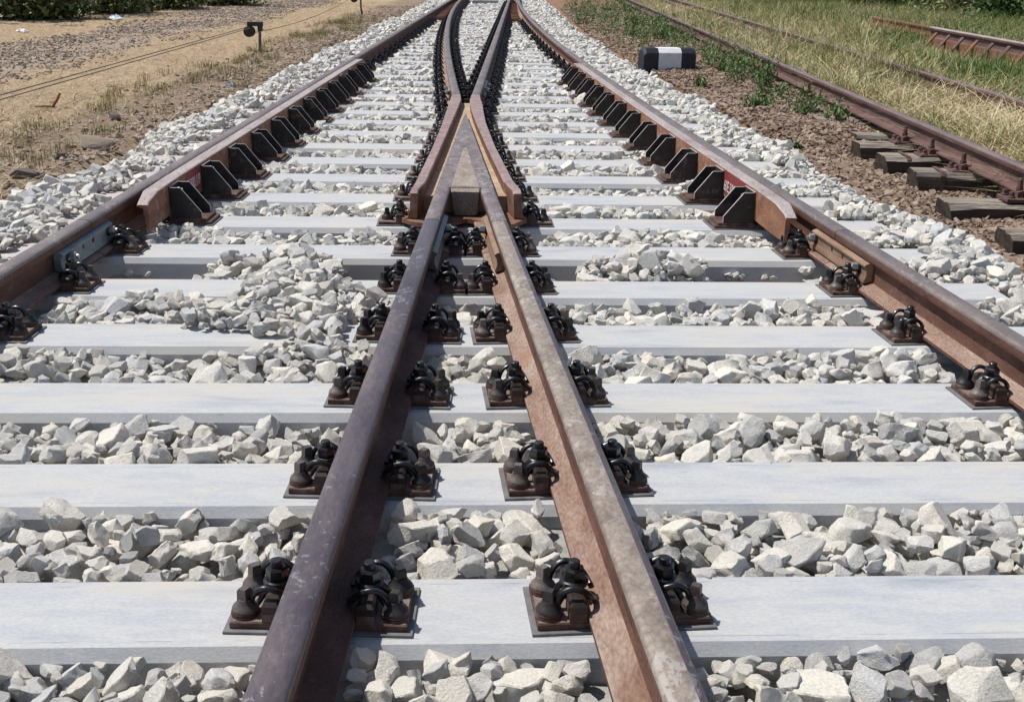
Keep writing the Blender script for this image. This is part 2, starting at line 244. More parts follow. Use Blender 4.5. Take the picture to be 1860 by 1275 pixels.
# ------------------------------------------------------------------ mesh helpers
class MB:
    def __init__(s): s.v = []; s.f = []; s.m = []
    def add(s, vs, fs, mi=0):
        o = len(s.v); s.v += [tuple(v) for v in vs]
        for f in fs: s.f.append(tuple(i + o for i in f)); s.m.append(mi)
    def box(s, a, b, mi=0, ch=0.0, top=None, sides=None):
        """axis box a..b with optional chamfer ch on the upper edges"""
        x0, y0, z0 = a; x1, y1, z1 = b
        if ch <= 0:
            v = [(x0, y0, z0), (x1, y0, z0), (x1, y1, z0), (x0, y1, z0), (x0, y0, z1), (x1, y0, z1), (x1, y1, z1), (x0, y1, z1)]
            o = len(s.v); s.add(v, [(0, 3, 2, 1), (4, 5, 6, 7), (0, 1, 5, 4), (1, 2, 6, 5), (2, 3, 7, 6), (3, 0, 4, 7)], mi)
            if top is not None: s.m[-5] = top
        else:
            c = ch; zc = z1 - c
            v = [(x0, y0, z0), (x1, y0, z0), (x1, y1, z0), (x0, y1, z0), (x0, y0, zc), (x1, y0, zc), (x1, y1, zc), (x0, y1, zc),
                 (x0 + c, y0 + c, z1), (x1 - c, y0 + c, z1), (x1 - c, y1 - c, z1), (x0 + c, y1 - c, z1)]
            s.add(v, [(0, 3, 2, 1), (8, 9, 10, 11), (0, 1, 5, 4), (1, 2, 6, 5), (2, 3, 7, 6), (3, 0, 4, 7),
                      (4, 5, 9, 8), (5, 6, 10, 9), (6, 7, 11, 10), (7, 4, 8, 11)], mi)
            if top is not None: s.m[-9] = top
    def prism(s, poly, axis, t0, t1, mi=0, rim=None):
        """polygon (u,v) extruded along axis: 'y' -> (u, t, v); 'z' -> (u, v, t); 'x' -> (t, u, v)"""
        def P(u, v, t): return {'y': (u, t, v), 'z': (u, v, t), 'x': (t, u, v)}[axis]
        n = len(poly); o = len(s.v)
        vs = [P(u, v, t0) for u, v in poly] + [P(u, v, t1) for u, v in poly]
        s.add(vs, [tuple(range(n)), tuple(range(2 * n - 1, n - 1, -1))], mi)
        s.add([], [], mi)
        for i in range(n):
            j = (i + 1) % n
            s.f.append((o + i, o + n + i, o + n + j, o + j)); s.m.append(mi if rim is None else rim)
    def lathe(s, prof, c=(0, 0, 0), n=12, mi=0, ax='z', rot=0.0):
        o = len(s.v); k = len(prof)
        for r, z in prof:
            for i in range(n):
                a = 2 * math.pi * i / n + rot
                if ax == 'z': s.v.append((c[0] + r * math.cos(a), c[1] + r * math.sin(a), c[2] + z))
                elif ax == 'x': s.v.append((c[0] + z, c[1] + r * math.cos(a), c[2] + r * math.sin(a)))
                else: s.v.append((c[0] + r * math.cos(a), c[1] + z, c[2] + r * math.sin(a)))
        for q in range(k - 1):
            for i in range(n):
                j = (i + 1) % n
                s.f.append((o + q * n + i, o + q * n + j, o + (q + 1) * n + j, o + (q + 1) * n + i)); s.m.append(mi)
        s.f.append(tuple(o + (k - 1) * n + i for i in range(n))); s.m.append(mi)
        s.f.append(tuple(o + n - 1 - i for i in range(n))); s.m.append(mi)
    def tube(s, pts, r, n=6, mi=0):
        pts = [Vector(p) for p in pts]; k = len(pts); o = len(s.v)
        up = Vector((0, 0, 1)); prev = None
        for i, p in enumerate(pts):
            d = (pts[min(i + 1, k - 1)] - pts[max(i - 1, 0)]).normalized()
            if prev is None:
                a = d.cross(up)
                if a.length < .1: a = d.cross(Vector((1, 0, 0)))
            else: a = prev - d * prev.dot(d)
            a.normalize(); b = d.cross(a); prev = a
            rr = r[i] if isinstance(r, (list, tuple)) else r
            for q in range(n):
                t = 2 * math.pi * q / n
                s.v.append(tuple(p + a * (rr * math.cos(t)) + b * (rr * math.sin(t))))
        for i in range(k - 1):
            for q in range(n):
                j = (q + 1) % n
                s.f.append((o + i * n + q, o + i * n + j, o + (i + 1) * n + j, o + (i + 1) * n + q)); s.m.append(mi)
        s.f.append(tuple(o + n - 1 - q for q in range(n))); s.m.append(mi)
        s.f.append(tuple(o + (k - 1) * n + q for q in range(n))); s.m.append(mi)
    def loft(s, secs, mi=0, mats=None, close=True, caps=True):
        """secs: list of point lists (same count); mats: per-edge material index"""
        n = len(secs[0]); o = len(s.v)
        for q in secs: s.v += [tuple(p) for p in q]
        m_ = n if close else n - 1
        for i in range(len(secs) - 1):
            for q in range(m_):
                j = (q + 1) % n
                s.f.append((o + i * n + q, o + i * n + j, o + (i + 1) * n + j, o + (i + 1) * n + q))
                s.m.append(mats[q] if mats else mi)
        if caps:
            s.f.append(tuple(o + n - 1 - q for q in range(n))); s.m.append(mi)
            s.f.append(tuple(o + (len(secs) - 1) * n + q for q in range(n))); s.m.append(mi)
    def mesh(s, name, mats, smooth=None):
        me = bpy.data.meshes.new(name)
        me.from_pydata(s.v, [], s.f)
        for m in mats: me.materials.append(M[m] if isinstance(m, str) else m)
        me.polygons.foreach_set('material_index', s.m)
        bm = bmesh.new(); bm.from_mesh(me); bmesh.ops.recalc_face_normals(bm, faces=bm.faces); bm.to_mesh(me); bm.free()
        if smooth:
            me.polygons.foreach_set('use_smooth', [True] * len(me.polygons))
            me.set_sharp_from_angle(angle=R(smooth))
        me.update()
        return me

def obj(name, me, parent=None, loc=None, rotz=None, label=None, cat=None, group=None, kind=None):
    o = bpy.data.objects.new(name, me)
    COL.objects.link(o)
    if parent is not None: o.parent = parent
    if loc is not None: o.location = loc
    if rotz is not None: o.rotation_euler = (0, 0, rotz)
    if label: o['label'] = label
    if cat: o['category'] = cat
    if group: o['group'] = group
    if kind: o['kind'] = kind
    return o

ONES = ['', 'first', 'second', 'third', 'fourth', 'fifth', 'sixth', 'seventh', 'eighth', 'ninth', 'tenth', 'eleventh', 'twelfth', 'thirteenth',
        'fourteenth', 'fifteenth', 'sixteenth', 'seventeenth', 'eighteenth', 'nineteenth']
TENS = {2: ('twenty', 'twentieth'), 3: ('thirty', 'thirtieth'), 4: ('forty', 'fortieth'), 5: ('fifty', 'fiftieth')}
def ordn(n):
    if n < 20: return ONES[n]
    t, u = divmod(n, 10)
    return TENS[t][1] if u == 0 else TENS[t][0] + '-' + ONES[u]

# ------------------------------------------------------------------ track geometry (metres; z = 0 is the sleeper top)
ZF = 0.022                       # underside of rail foot
RH = 0.165                       # rail height
def cdev(y):
    if y < -4.5: return 0.0
    if y > 26: return 0.00179 * 30.5 ** 2 + 0.1092 * (y - 26)
    return 0.00179 * (y + 4.5) ** 2
def xa(y): return -y / 9 + cdev(y)                  # gauge face of the diverging inner rail
def cA(y): return xa(y) - 0.036
def cR(y): return xa(y) + 1.444 + 0.036
def cL(y): return -1.471
def cB(y): return 0.036
NS = 52
def phi(n): return 0.0555 if n <= 14 else max(0.0, 0.0555 * (1 - (n - 14) / 12))
def sl_front(n, x): return -6.925 + 0.6 * n + phi(n) * (x - 0.3)
def sl_mid(n, x): return sl_front(n, x) + 0.12
def rail_at(n, fn):
    y = sl_mid(n, 0.3)
    for _ in range(4): y = sl_mid(n, fn(y))
    return fn(y), y, math.atan2(-(fn(y + .1) - fn(y - .1)), .2)

# ------------------------------------------------------------------ ground sheet
def vnoise(x, y, seed=0, f=1.0):
    """cheap smooth value noise, vectorised"""
    x = np.asarray(x) * f + seed * 17.3; y = np.asarray(y) * f + seed * 9.1
    xi = np.floor(x).astype(np.int64); yi = np.floor(y).astype(np.int64)
    fx = x - xi; fy = y - yi
    fx = fx * fx * (3 - 2 * fx); fy = fy * fy * (3 - 2 * fy)
    def h(a, b):
        q = np.sin(a * 127.1 + b * 311.7 + seed * 74.7) * 43758.5453
        return q - np.floor(q)
    return (h(xi, yi) * (1 - fx) + h(xi + 1, yi) * fx) * (1 - fy) + (h(xi, yi + 1) * (1 - fx) + h(xi + 1, yi + 1) * fx) * fy
cdev_v = np.vectorize(cdev)
def xR_v(y): return -np.asarray(y) / 9 + cdev_v(y) + 1.444
def sstep(a, b, x):
    t = np.clip((x - a) / (b - a), 0, 1); return t * t * (3 - 2 * t)
def ground_z(x, y):
    x = np.asarray(x, float); y = np.asarray(y, float)
    n = (vnoise(x, y, 1, .6) - .5) * .07 + (vnoise(x, y, 2, 2.3) - .5) * .035 + (vnoise(x, y, 3, 7) - .5) * .018
    left = -.19 + n
    d = x - xR_v(y)                                   # distance right of the right gauge face
    right = -.185 + n * .9 + .10 * sstep(3.7, 4.3, x) + .075 * sstep(.9, 2.2, y) * (1 - sstep(3.7, 4.3, x)) - .03 * sstep(.9, 1.3, d) * (1 - sstep(1.3, 1.7, d))
    z = np.where(x < 0, left, right)
    inside = (x > -2.7) & (d < 1.25)
    z = np.where(inside, -.24, z)
    far = sstep(25, 120, np.hypot(x, y))
    return z * (1 - far) + (-.2) * far

def ground_material():
    m = bpy.data.materials.new('trackside_ground'); m.use_nodes = True
    t = m.node_tree; N, L = t.nodes, t.links; bs = N['Principled BSDF']
    geo = N.new('ShaderNodeNewGeometry'); P = geo.outputs['Position']
    sx = N.new('ShaderNodeSeparateXYZ'); L.new(P, sx.inputs[0])
    def noise(s, d=6, r=.6, st=None):
        n = N.new('ShaderNodeTexNoise'); n.inputs['Scale'].default_value = s; n.inputs['Detail'].default_value = d; n.inputs['Roughness'].default_value = r
        if st:
            mp = N.new('ShaderNodeMapping'); mp.inputs['Scale'].default_value = st; L.new(P, mp.inputs[0]); L.new(mp.outputs[0], n.inputs['Vector'])
        else: L.new(P, n.inputs['Vector'])
        return n.outputs['Fac']
    def ramp(fac, cols):
        r = N.new('ShaderNodeValToRGB')
        while len(r.color_ramp.elements) < len(cols): r.color_ramp.elements.new(.5)
        for e, (p, c) in zip(r.color_ramp.elements, cols): e.position = p; e.color = (*c, 1)
        L.new(fac, r.inputs[0]); return r.outputs[0]
    def mixc(f, a, b):
        x = N.new('ShaderNodeMix'); x.data_type = 'RGBA'; L.new(f, x.inputs[0]); L.new(a, x.inputs[6]); L.new(b, x.inputs[7]); return x.outputs[2]
    def mrange(v, a, b, c=0., d=1.):
        x = N.new('ShaderNodeMapRange'); x.interpolation_type = 'SMOOTHSTEP'
        for i, q in enumerate((a, b, c, d)): x.inputs[i + 1].default_value = q
        L.new(v, x.inputs[0]); return x.outputs[0]
    def math_(op, a, b):
        x = N.new('ShaderNodeMath'); x.operation = op
        for i, q in enumerate((a, b)):
            if isinstance(q, (int, float)): x.inputs[i].default_value = q
            else: L.new(q, x.inputs[i])
        return x.outputs[0]
    wob = math_('MULTIPLY', math_('SUBTRACT', noise(.9, 4), .5), 1.6)
    X = math_('ADD', sx.outputs[0], wob)
    straw = ramp(noise(7, 12, .78, (1.4, .8, 1)), [(.25, (.22, .15, .09)), (.42, (.35, .255, .16)), (.58, (.46, .35, .225)), (.75, (.58, .46, .32))])
    dirt = ramp(noise(11, 10, .7), [(.25, (.14, .095, .065)), (.5, (.27, .20, .14)), (.75, (.40, .315, .235))])
    grey = ramp(noise(16, 10, .7), [(.25, (.21, .155, .115)), (.5, (.35, .275, .21)), (.75, (.46, .38, .305))])
    soil = ramp(noise(12, 10, .7), [(.25, (.13, .07, .043)), (.5, (.24, .145, .095)), (.75, (.36, .25, .175))])
    turf = ramp(noise(9, 12, .78), [(.25, (.07, .06, .03)), (.5, (.20, .155, .085)), (.75, (.36, .29, .17))])
    c = mixc(mrange(X, -7.9, -7.3), straw, grey)
    c = mixc(mrange(X, -6.1, -5.5), c, straw)
    c = mixc(mrange(X, -4.0, -3.5), c, dirt)
    c = mixc(mrange(X, -1, 1), c, soil)
    c = mixc(mrange(X, 3.3, 4.2), c, turf)
    L.new(c, bs.inputs['Base Color'])
    bs.inputs['Roughness'].default_value = .95; bs.inputs['Specular IOR Level'].default_value = .1
    bp = N.new('ShaderNodeBump'); bp.inputs['Strength'].default_value = .8; bp.inputs['Distance'].default_value = .03
    L.new(noise(22, 10, .7), bp.inputs['Height']); L.new(bp.outputs[0], bs.inputs['Normal'])
    return m
M['ground'] = ground_material()

def build_ground():
    xs = np.concatenate([-np.geomspace(400, 15, 14), np.arange(-14, 15, .14), np.geomspace(15.5, 400, 14)])
    ys = np.concatenate([-np.geomspace(300, 9, 10), np.arange(-8.5, 36, .17), np.geomspace(37, 700, 18)])
    gx, gy = np.meshgrid(xs, ys)
    gz = ground_z(gx, gy)
    v = np.stack([gx, gy, gz], -1).reshape(-1, 3)
    nx, ny = len(xs), len(ys)
    i = np.arange(nx * ny).reshape(ny, nx)
    f = np.stack([i[:-1, :-1], i[:-1, 1:], i[1:, 1:], i[1:, :-1]], -1).reshape(-1, 4)
    me = bpy.data.meshes.new('ground'); me.from_pydata(v.tolist(), [], f.tolist()); me.materials.append(M['ground'])
    me.polygons.foreach_set('use_smooth', [True] * len(me.polygons))
    return obj('ground', me, kind='structure')
GROUND = build_ground()

# ------------------------------------------------------------------ sleepers
def sleeper_mesh(n):
    mid = sl_mid(n, .3)
    x0 = -2.02 + rnd.uniform(-.02, .02); x1 = cR(mid) + .56 + rnd.uniform(-.02, .02)
    b = MB()
    # cross-section along local y: chamfered top, slightly battered sides
    sec = [(-.155, -.22), (-.142, -.024), (-.123, 0.0), (.123, 0.0), (.142, -.024), (.155, -.22)]
    ox = .3
    secs = [[(x - ox, u, w) for u, w in sec] for x in (x0, x0 + .6, .3, x1 - .6, x1)]
    b.loft(secs)
    # shallow moulded recess frames seen on several sleepers: thin raised bars
    me = b.mesh('sleeper', ['concrete'])
    return me, ox, mid
SLEEPERS = []
for n in range(1, NS + 1):
    me, ox, mid = sleeper_mesh(n)
    which = 'nearest to the camera' if n == 1 else f'{ordn(n)} one counted from the camera'
    o = obj('concrete_sleeper', me, loc=(ox, mid, 0), rotz=math.atan(phi(n)),
            label=f'long pale concrete sleeper, {which}', cat='sleeper', group='concrete sleepers under the points')
    SLEEPERS.append(o)

# ------------------------------------------------------------------ rails
HALF = [(.075, 0), (.075, .0115), (.064, .0150), (.03, .024), (.0135, .034), (.0088, .05), (.0088, .104), (.0140, .117), (.0345, .126), (.0362, .131),
        (.0362, .155), (.0345, .163), (.030, .1675), (.018, .1708)]
PROF = [(x, z * RH / .172) for x, z in HALF] + [(-x, z * RH / .172) for x, z in reversed(HALF)]
NH = len(HALF)
def prof_mats(head=1, foot=2, side=0):
    m = []
    n = len(PROF)
    for i in range(n):
        j = (i + 1) % n
        z = (PROF[i][1] + PROF[j][1]) / 2
        nearly_top = z > .1545 * RH / .172
        f = (i in (1, 2, 3)) or (i in (n - 5, n - 4, n - 3))
        m.append(head if nearly_top else (foot if f else side))
    return m
PM = prof_mats()
def rail_secs(fn, ys, z0=ZF, scale=1.0, prof=PROF):
    out = []
    for y in ys:
        dx = (fn(y + .05) - fn(y - .05)) / .1
        L_ = math.hypot(1, dx); nx, ny = 1 / L_, -dx / L_
        out.append([(fn(y) + u * nx * scale, y + u * ny * scale, z0 + w * scale) for u, w in prof])
    return out
def rail(name, fn, y0, y1, step, mats, label, z0=ZF, scale=1.0):
    pm = PM if len(mats) == 3 else PMA
    k = max(2, int((y1 - y0) / step) + 1)
    ys = np.linspace(y0, y1, k)
    b = MB(); b.loft(rail_secs(fn, ys, z0, scale), mats=pm)
    return obj(name, b.mesh(name, mats, 40), label=label, cat='rail')
YN, YFAR = -7.6, 34
rail('rail', cL, YN, -3.503, .3, ['rust', 'headmid', 'foot'], 'outer left rail, near length running off the left edge below the joint')
rail('rail', cL, -3.497, YFAR, 1.0, ['rust', 'headmid', 'foot'], 'outer left rail, long far length beside the black guard brackets')
rail('rail', cB, YN, -3.353, .3, ['rust', 'head', 'rust'], 'dark brown crossing rail at lower left of centre, nearest to camera')
PMA = list(PM)
for q in (10, 11, 12): PMA[q] = 3
rail('rail', cA, YN, -3.353, .3, ['rust', 'headlt', 'foot', 'head'], 'orange brown crossing rail at lower right of centre, nearest to camera')
rail('rail', cA, 1.352, YFAR, .5, ['rust', 'headmid', 'foot'], 'curved inner rail leaving the crossing on its left side')
rail('rail', cB, 1.352, YFAR, .5, ['rust', 'headmid', 'foot'], 'straight inner rail leaving the crossing on its right side')
rail('rail', cR, YN, -3.403, .3, ['rust', 'headmid', 'foot'], 'outer right rail, near length running off the right edge below the joint')
rail('rail', cR, -3.397, YFAR, .5, ['rust', 'headmid', 'foot'], 'outer right rail, far curving length beside the right guard rail')

# ------------------------------------------------------------------ crossing (frog)
def build_frog():
    root = obj('crossing_frog', None, loc=(0, 0, 0), label='rusty cast steel crossing frog with flared wing rails and sandy nose block', cat='frog')
    ZT = ZF + RH
    # base flange
    left = [(-.166, -2.72), (-.150, -2.4), (-.14, -1.5), (-.138, 0), (-.168, .9), (-.195, 1.34)]
    right = [(.470, -2.66), (.425, -2.3), (.33, -1.47), (.205, -.31), (.15, .3), (.120, .87), (.115, 1.34)]
    heel = [(.40, -2.80), (.33, -2.84), (.16, -2.70), (.02, -2.86), (-.10, -2.80)]
    b = MB(); b.prism(left + right[::-1] + heel, 'z', ZF, ZF + .022)
    obj('base', b.mesh('frog_base', ['castrust'], 30), root)
    # floor of the flangeways
    b = MB()
    b.prism([(-.085, -2.56), (-.09, 0), (-.09, 1.25), (.05, 1.25), (.085, .3), (.12, 0), (.11 + 2.55 / 9 - .02, -2.53)][::-1], 'z', ZF + .0225, ZF + .105)
    obj('flangeway_floor', b.mesh('frog_floor', ['sandfloor'], 30), root)
    # wings: sections (y, x_inner, x_outer, top)
    def wing(name, secs, sgn, lab):
        b = MB(); out = []
        for y, xi, xo, zt in secs:
            out.append([(xi + sgn * .006, y, ZF + .024), (xi, y, zt - .006), (xi + sgn * .005, y, zt), (xo - sgn * .004, y, zt),
                        (xo, y, zt - .006), (xo + sgn * .003, y, ZF + .07), (xo + sgn * .014, y, ZF + .03), (xo + sgn * .03, y, ZF + .024)])
        b.loft(out, mi=1, mats=[1, 0, 0, 0, 1, 1, 1, 1])
        obj(name, b.mesh(name, ['primer', 'castrust'], 35), root, label=lab)
    wing('wing_rail', [(-2.74, -.082, -.120, ZT - .012), (-2.70, -.080, -.121, ZT + .002), (-2.60, -.070, -.117, ZT + .004), (-2.50, -.060, -.114, ZT + .004), (-1.5, -.060, -.114, ZT + .003),
                       (-.5, -.061, -.124, ZT + .002), (.1, -.062, -.139, ZT), (.7, -.064, -.150, ZT), (1.02, -.066, -.157, ZT), (1.348, -.091, -.164, ZT)], -1, 'left wing rail with flared heel')
    def xr(y, q): return -y / 9 + q
    wing('wing_rail', [(-2.70, xr(-2.70, .095), xr(-2.70, .136), ZT - .012), (-2.66, xr(-2.66, .092), xr(-2.66, .137), ZT + .002), (-2.55, xr(-2.55, .078), xr(-2.55, .128), ZT + .004), (-2.43, xr(-2.43, .068), xr(-2.43, .120), ZT + .004),
                       (-1.3, xr(-1.3, .068), xr(-1.3, .122), ZT + .003), (-.3, xr(-.3, .075), xr(-.3, .145), ZT + .002), (.3, xr(.3, .085), xr(.3, .175), ZT), (.75, xr(.75, .100), xr(.75, .200), ZT),
                       (1.04, xr(1.04, .117), xr(1.04, .208), ZT), (1.348, .0, .073, ZT)], 1, 'right wing rail with flared heel')
    # V nose (solid) and its two heel legs
    b = MB(); out = []
    for y, zt in ((.31, ZT - .022), (.1, ZT - .012), (-.35, ZT - .003), (-.8, ZT), (-1.45, ZT), (-2.0, ZT), (-2.618, ZT - .002)):
        x0, x1 = 0.0, xa(y) if y < 0 else max(xa(y), .012)
        x1 = max(x1, .014)
        out.append([(x0 - .004, y, ZF + .105), (x0, y, zt - .010), (x0 + .003, y, zt), (x1 - .003, y, zt), (x1, y, zt - .010), (x1 + .004, y, ZF + .105)])
    b.loft(out, mats=[1, 1, 0, 1, 1, 1], mi=1)
    obj('nose', b.mesh('frog_nose', ['nose', 'primer'], 35), root)
    for fn, s in ((cB, 'left'), (cA, 'right')):
        ys = np.linspace(-3.347, -2.620, 5)
        b = MB(); b.loft(rail_secs(fn, ys, ZF + .023 if False else ZF + .0005), mats=PM)
        obj('heel_leg', b.mesh('heel_leg', ['rust', 'nose', 'foot'], 40), root)
    # block cast between the two legs
    b = MB(); out = []
    for y, q, zt, zb in ((-1.40, .0, ZT + .0012, ZT - .02), (-1.9, .0, ZT + .0012, ZT - .02), (-2.55, .0, ZT + .0005, ZT - .03), (-2.626, .001, ZT - .006, .066), (-2.650, .006, ZT - .018, .060), (-2.655, .022, .056, .050)):
        x0 = .074 + q; x1 = xa(y) - .074 - q
        if x1 < x0 + .012: c = (0 + xa(y)) / 2; x0, x1 = c - .006, c + .006
        out.append([(x0 + .008, y, zb), (x0, y, zt - .003), (x0 + .003, y, zt), (x1 - .003, y, zt), (x1, y, zt - .003), (x1 - .008, y, zb)])
    b.loft(out, mats=[0, 0, 1, 0, 0, 0], mi=0)
    for q in range(3 * 6, 5 * 6): b.m[q] = 0
    obj('nose_block', b.mesh('nose_block', ['sandcast', 'dustnose'], 30), root)
    return root
build_frog()

# ------------------------------------------------------------------ rail fastenings
def catmull(p, k=4):
    p = [Vector(q) for q in p]; out = []
    for i in range(len(p) - 1):
        a, b, c, d = p[max(i - 1, 0)], p[i], p[i + 1], p[min(i + 2, len(p) - 1)]
        for j in range(k):
            t = j / k
            out.append(.5 * ((2 * b) + (c - a) * t + (2 * a - 5 * b + 4 * c - d) * t * t + (3 * b - a - 3 * c + d) * t ** 3))
    out.append(p[-1]); return out
def clip_path(s=1):
    h = [(-.040, .026, .046), (-.033, .046, .056), (-.015, .055, .077), (.010, .057, .087), (.031, .055, .078), (.044, .049, .054), (.043, .040, .034),
         (.036, .028, .036), (.022, .021, .054), (.0, .020, .067), (-.018, .016, .071), (-.025, 0.0, .072)]
    full = h + [(x, -y, z) for x, y, z in h[-2::-1]]
    return [(s * x, y, z) for x, y, z in full]
NUT = .096
def clip_mb(b, cx, s, k=4, n=6, mi=0):
    pts = [(cx + x, y, z) for x, y, z in catmull(clip_path(s), k)]
    b.tube(pts, .0070, n, mi)
def bolt_mb(b, cx, mi=0, n=10, rot=.3):
    b.lathe([(.026, .066), (.029, .070), (.029, .0765), (.026, .079)], (cx, 0, 0), n, mi)
    b.lathe([(.0215, .0785), (.0230, .081), (.0230, .101), (.019, .1055)], (cx, 0, 0), 6, mi, rot=rot)
    b.lathe([(.0125, .105), (.0125, .119), (.0105, .121)], (cx, 0, 0), n, mi)
    b.lathe([(.011, .03), (.011, .074)], (cx, 0, 0), 6, mi)
def screw_mb(b, cx=0, cy=0, n=14, rot=.4, mi=0, rustmi=None):
    rm = mi if rustmi is None else rustmi
    b.lathe([(.029, .0225), (.030, .025), (.029, .028)], (cx, cy, 0), n, rm)
    b.lathe([(.0275, .0282), (.029, .0305), (.0275, .034)], (cx, cy, 0), n, rm)
    b.lathe([(.027, .034), (.0275, .0375), (.0255, .0415), (.0205, .046), (.0165, .053), (.0145, .058)], (cx, cy, 0), n, mi)
    b.lathe([(.0160, .052), (.0150, .076), (.0118, .081)], (cx, cy, 0), 4, mi, rot=rot)
def plate_mb(b, x0=-.180, x1=.180, ribs=(-NUT, NUT), mi=0, hy=.080, rib=1, ptop=2):
    b.box((x0, -hy, .006), (x1, hy, .0222), mi, .003, top=ptop)
    for c in ribs:
        for y0, y1 in ((-hy + .001, -.020), (.020, hy - .001)):
            b.box((c - .018, y0, .0215), (c + .018, y1, .040), mi, 0); b.box((c - .0175, y0 + .0005, .0395), (c + .0175, y1 - .0005, .062), rib, .006)
def pad_mb(b, x0=-.192, x1=.192, mi=0, hy=.092): b.box((x0, -hy, .0005), (x1, hy, .0062), mi, .001)

ME = {}
b = MB(); plate_mb(b); ME['plate'] = b.mesh('base_plate', ['plate', 'oily', 'platetop'], 25)
b = MB(); pad_mb(b); ME['pad'] = b.mesh('rubber_pad', ['pad'])
for s, k in ((1, 'clipR'), (-1, 'clipL')):
    b = MB(); clip_mb(b, 0, s); ME[k] = b.mesh('spring_clip', ['black'], 60)
b = MB(); bolt_mb(b, 0); ME['bolt'] = b.mesh('clip_bolt', ['black'], 30)
ME['screws'] = []
for q in range(4):
    b = MB(); screw_mb(b, rot=.2 + q * .37, rustmi=1); ME['screws'].append(b.mesh('coach_screw', ['screw', 'plate'], 30))
# far version: everything in one mesh, fewer faces
def far_mesh(bolt_rows=(-.154, .154)):
    b = MB(); plate_mb(b, mi=0, rib=2, ptop=0); pad_mb(b, mi=1)
    for s in (-1, 1):
        clip_mb(b, s * NUT, s, 2, 5, 2); bolt_mb(b, s * NUT, 2, 6)
        for cy in (-.047, .047): screw_mb(b, s * .154, cy, 8, .4, 2)
    return b.mesh('rail_fastening', ['plate', 'pad', 'black'], 40)
ME['far'] = far_mesh()

RN = {'L': 'the outer left rail', 'B': 'the left crossing rail', 'A': 'the right crossing rail', 'R': 'the outer right rail'}
RN2 = {'L': 'the outer left rail', 'B': 'the straight inner rail', 'A': 'the curved inner rail', 'R': 'the outer right rail'}
FN = {'L': cL, 'B': cB, 'A': cA, 'R': cR}
def fastening(n, key, full=True, right_screws=(1, 1), left_screws=(1, 1), plate=None, sides=(-1, 1)):
    x, y, a = rail_at(n, FN[key])
    where = 'nearest sleeper' if n == 1 else f'{ordn(n)} sleeper from the camera'
    lab = f'black bolted rail fastening on {(RN if n < 13 else RN2)[key]} at the {where}'
    grp = 'rail fastenings of the points'
    if not full:
        return obj('rail_fastening', ME['far'], loc=(x, y, 0), rotz=a, label=lab, cat='rail fastening', group=grp)
    root = obj('rail_fastening', None, loc=(x, y, 0), rotz=a, label=lab, cat='rail fastening', group=grp)
    if plate is None:
        obj('base_plate', ME['plate'], root); obj('rubber_pad', ME['pad'], root)
    else:
        b = MB(); plate_mb(b, *plate); obj('base_plate', b.mesh('base_plate', ['plate', 'oily', 'platetop'], 25), root)
        b = MB(); pad_mb(b, plate[0] - .012, plate[1] + .012); obj('rubber_pad', b.mesh('rubber_pad', ['pad']), root)
    for s, sc_ in ((-1, left_screws), (1, right_screws)):
        c = obj('spring_clip', ME['clipR' if s > 0 else 'clipL'], root, loc=(s * NUT, 0, 0))
        o = obj('clip_bolt', ME['bolt'], root, loc=(s * NUT, 0, 0), rotz=rnd.uniform(0, 1))
        for cy, on in ((-.047, sc_[0]), (.047, sc_[1])):
            if on: obj('coach_screw', rnd.choice(ME['screws']), root, loc=(s * .154, cy, 0), rotz=rnd.uniform(0, 1.57))
    return root
for n in range(1, 5):
    for k in 'LBAR': fastening(n, k)
for k in 'LR':
    fastening(5, k); fastening(6, k)
# heel of the crossing: rails are so close that the plates meet between them
fastening(5, 'B', right_screws=(1, 0), plate=(-.180, .178)); fastening(5, 'A', left_screws=(1, 0), plate=(-.172, .180))
xb, yb, _ = rail_at(6, cB); xA6, yA6, _ = rail_at(6, cA)
fastening(6, 'B', right_screws=(0, 0), plate=(-.180, (xA6 - xb) / 2 - .002)); fastening(6, 'A', left_screws=(0, 0), plate=(-(xA6 - xb) / 2 + .002, .180))

def frog_fastening(n):
    yl = sl_mid(n, -.22)
    y0 = sl_mid(n, .1)
    el = np.interp(yl, [-2.72, -2.4, -1.5, 0, .9], [-.166, -.150, -.14, -.138, -.168])
    yr = sl_mid(n, .3)
    for _ in range(3):
        er = np.interp(yr, [-2.66, -2.3, -1.47, -.31, .3, .87], [.470, .425, .33, .205, .15, .12]); yr = sl_mid(n, er)
    root = obj('rail_fastening', None, loc=(0, y0, 0), rotz=math.atan(phi(n)),
               label=f'black fastening clamping the crossing frog at the {ordn(n)} sleeper from the camera', cat='rail fastening', group='rail fastenings of the points')
    cl, cr = el - .022, er + .022
    b = MB(); plate_mb(b, cl - .105, cr + .105, (cl, cr)); obj('base_plate', b.mesh('base_plate', ['plate', 'oily', 'platetop'], 25), root)
    b = MB(); pad_mb(b, cl - .117, cr + .117); obj('rubber_pad', b.mesh('rubber_pad', ['pad']), root)
    for c, s, k in ((cl, -1, 'clipL'), (cr, 1, 'clipR')):
        obj('spring_clip', ME[k], root, loc=(c, 0, 0)); obj('clip_bolt', ME['bolt'], root, loc=(c, 0, 0), rotz=rnd.uniform(0, 1))
        obj('coach_screw', rnd.choice(ME['screws']), root, loc=(c + s * .066, -.02, 0), rotz=rnd.uniform(0, 1.57))
for n in range(7, 13): frog_fastening(n)
for n in range(7, 19):
    for k in 'LR': fastening(n, k, full=False)
for n in range(13, 19):
    for k in 'AB': fastening(n, k, full=False)
for n in range(19, NS + 1):
    for k in 'LABR':
        if n > 36 and k in 'LR': continue
        fastening(n, k, full=False)

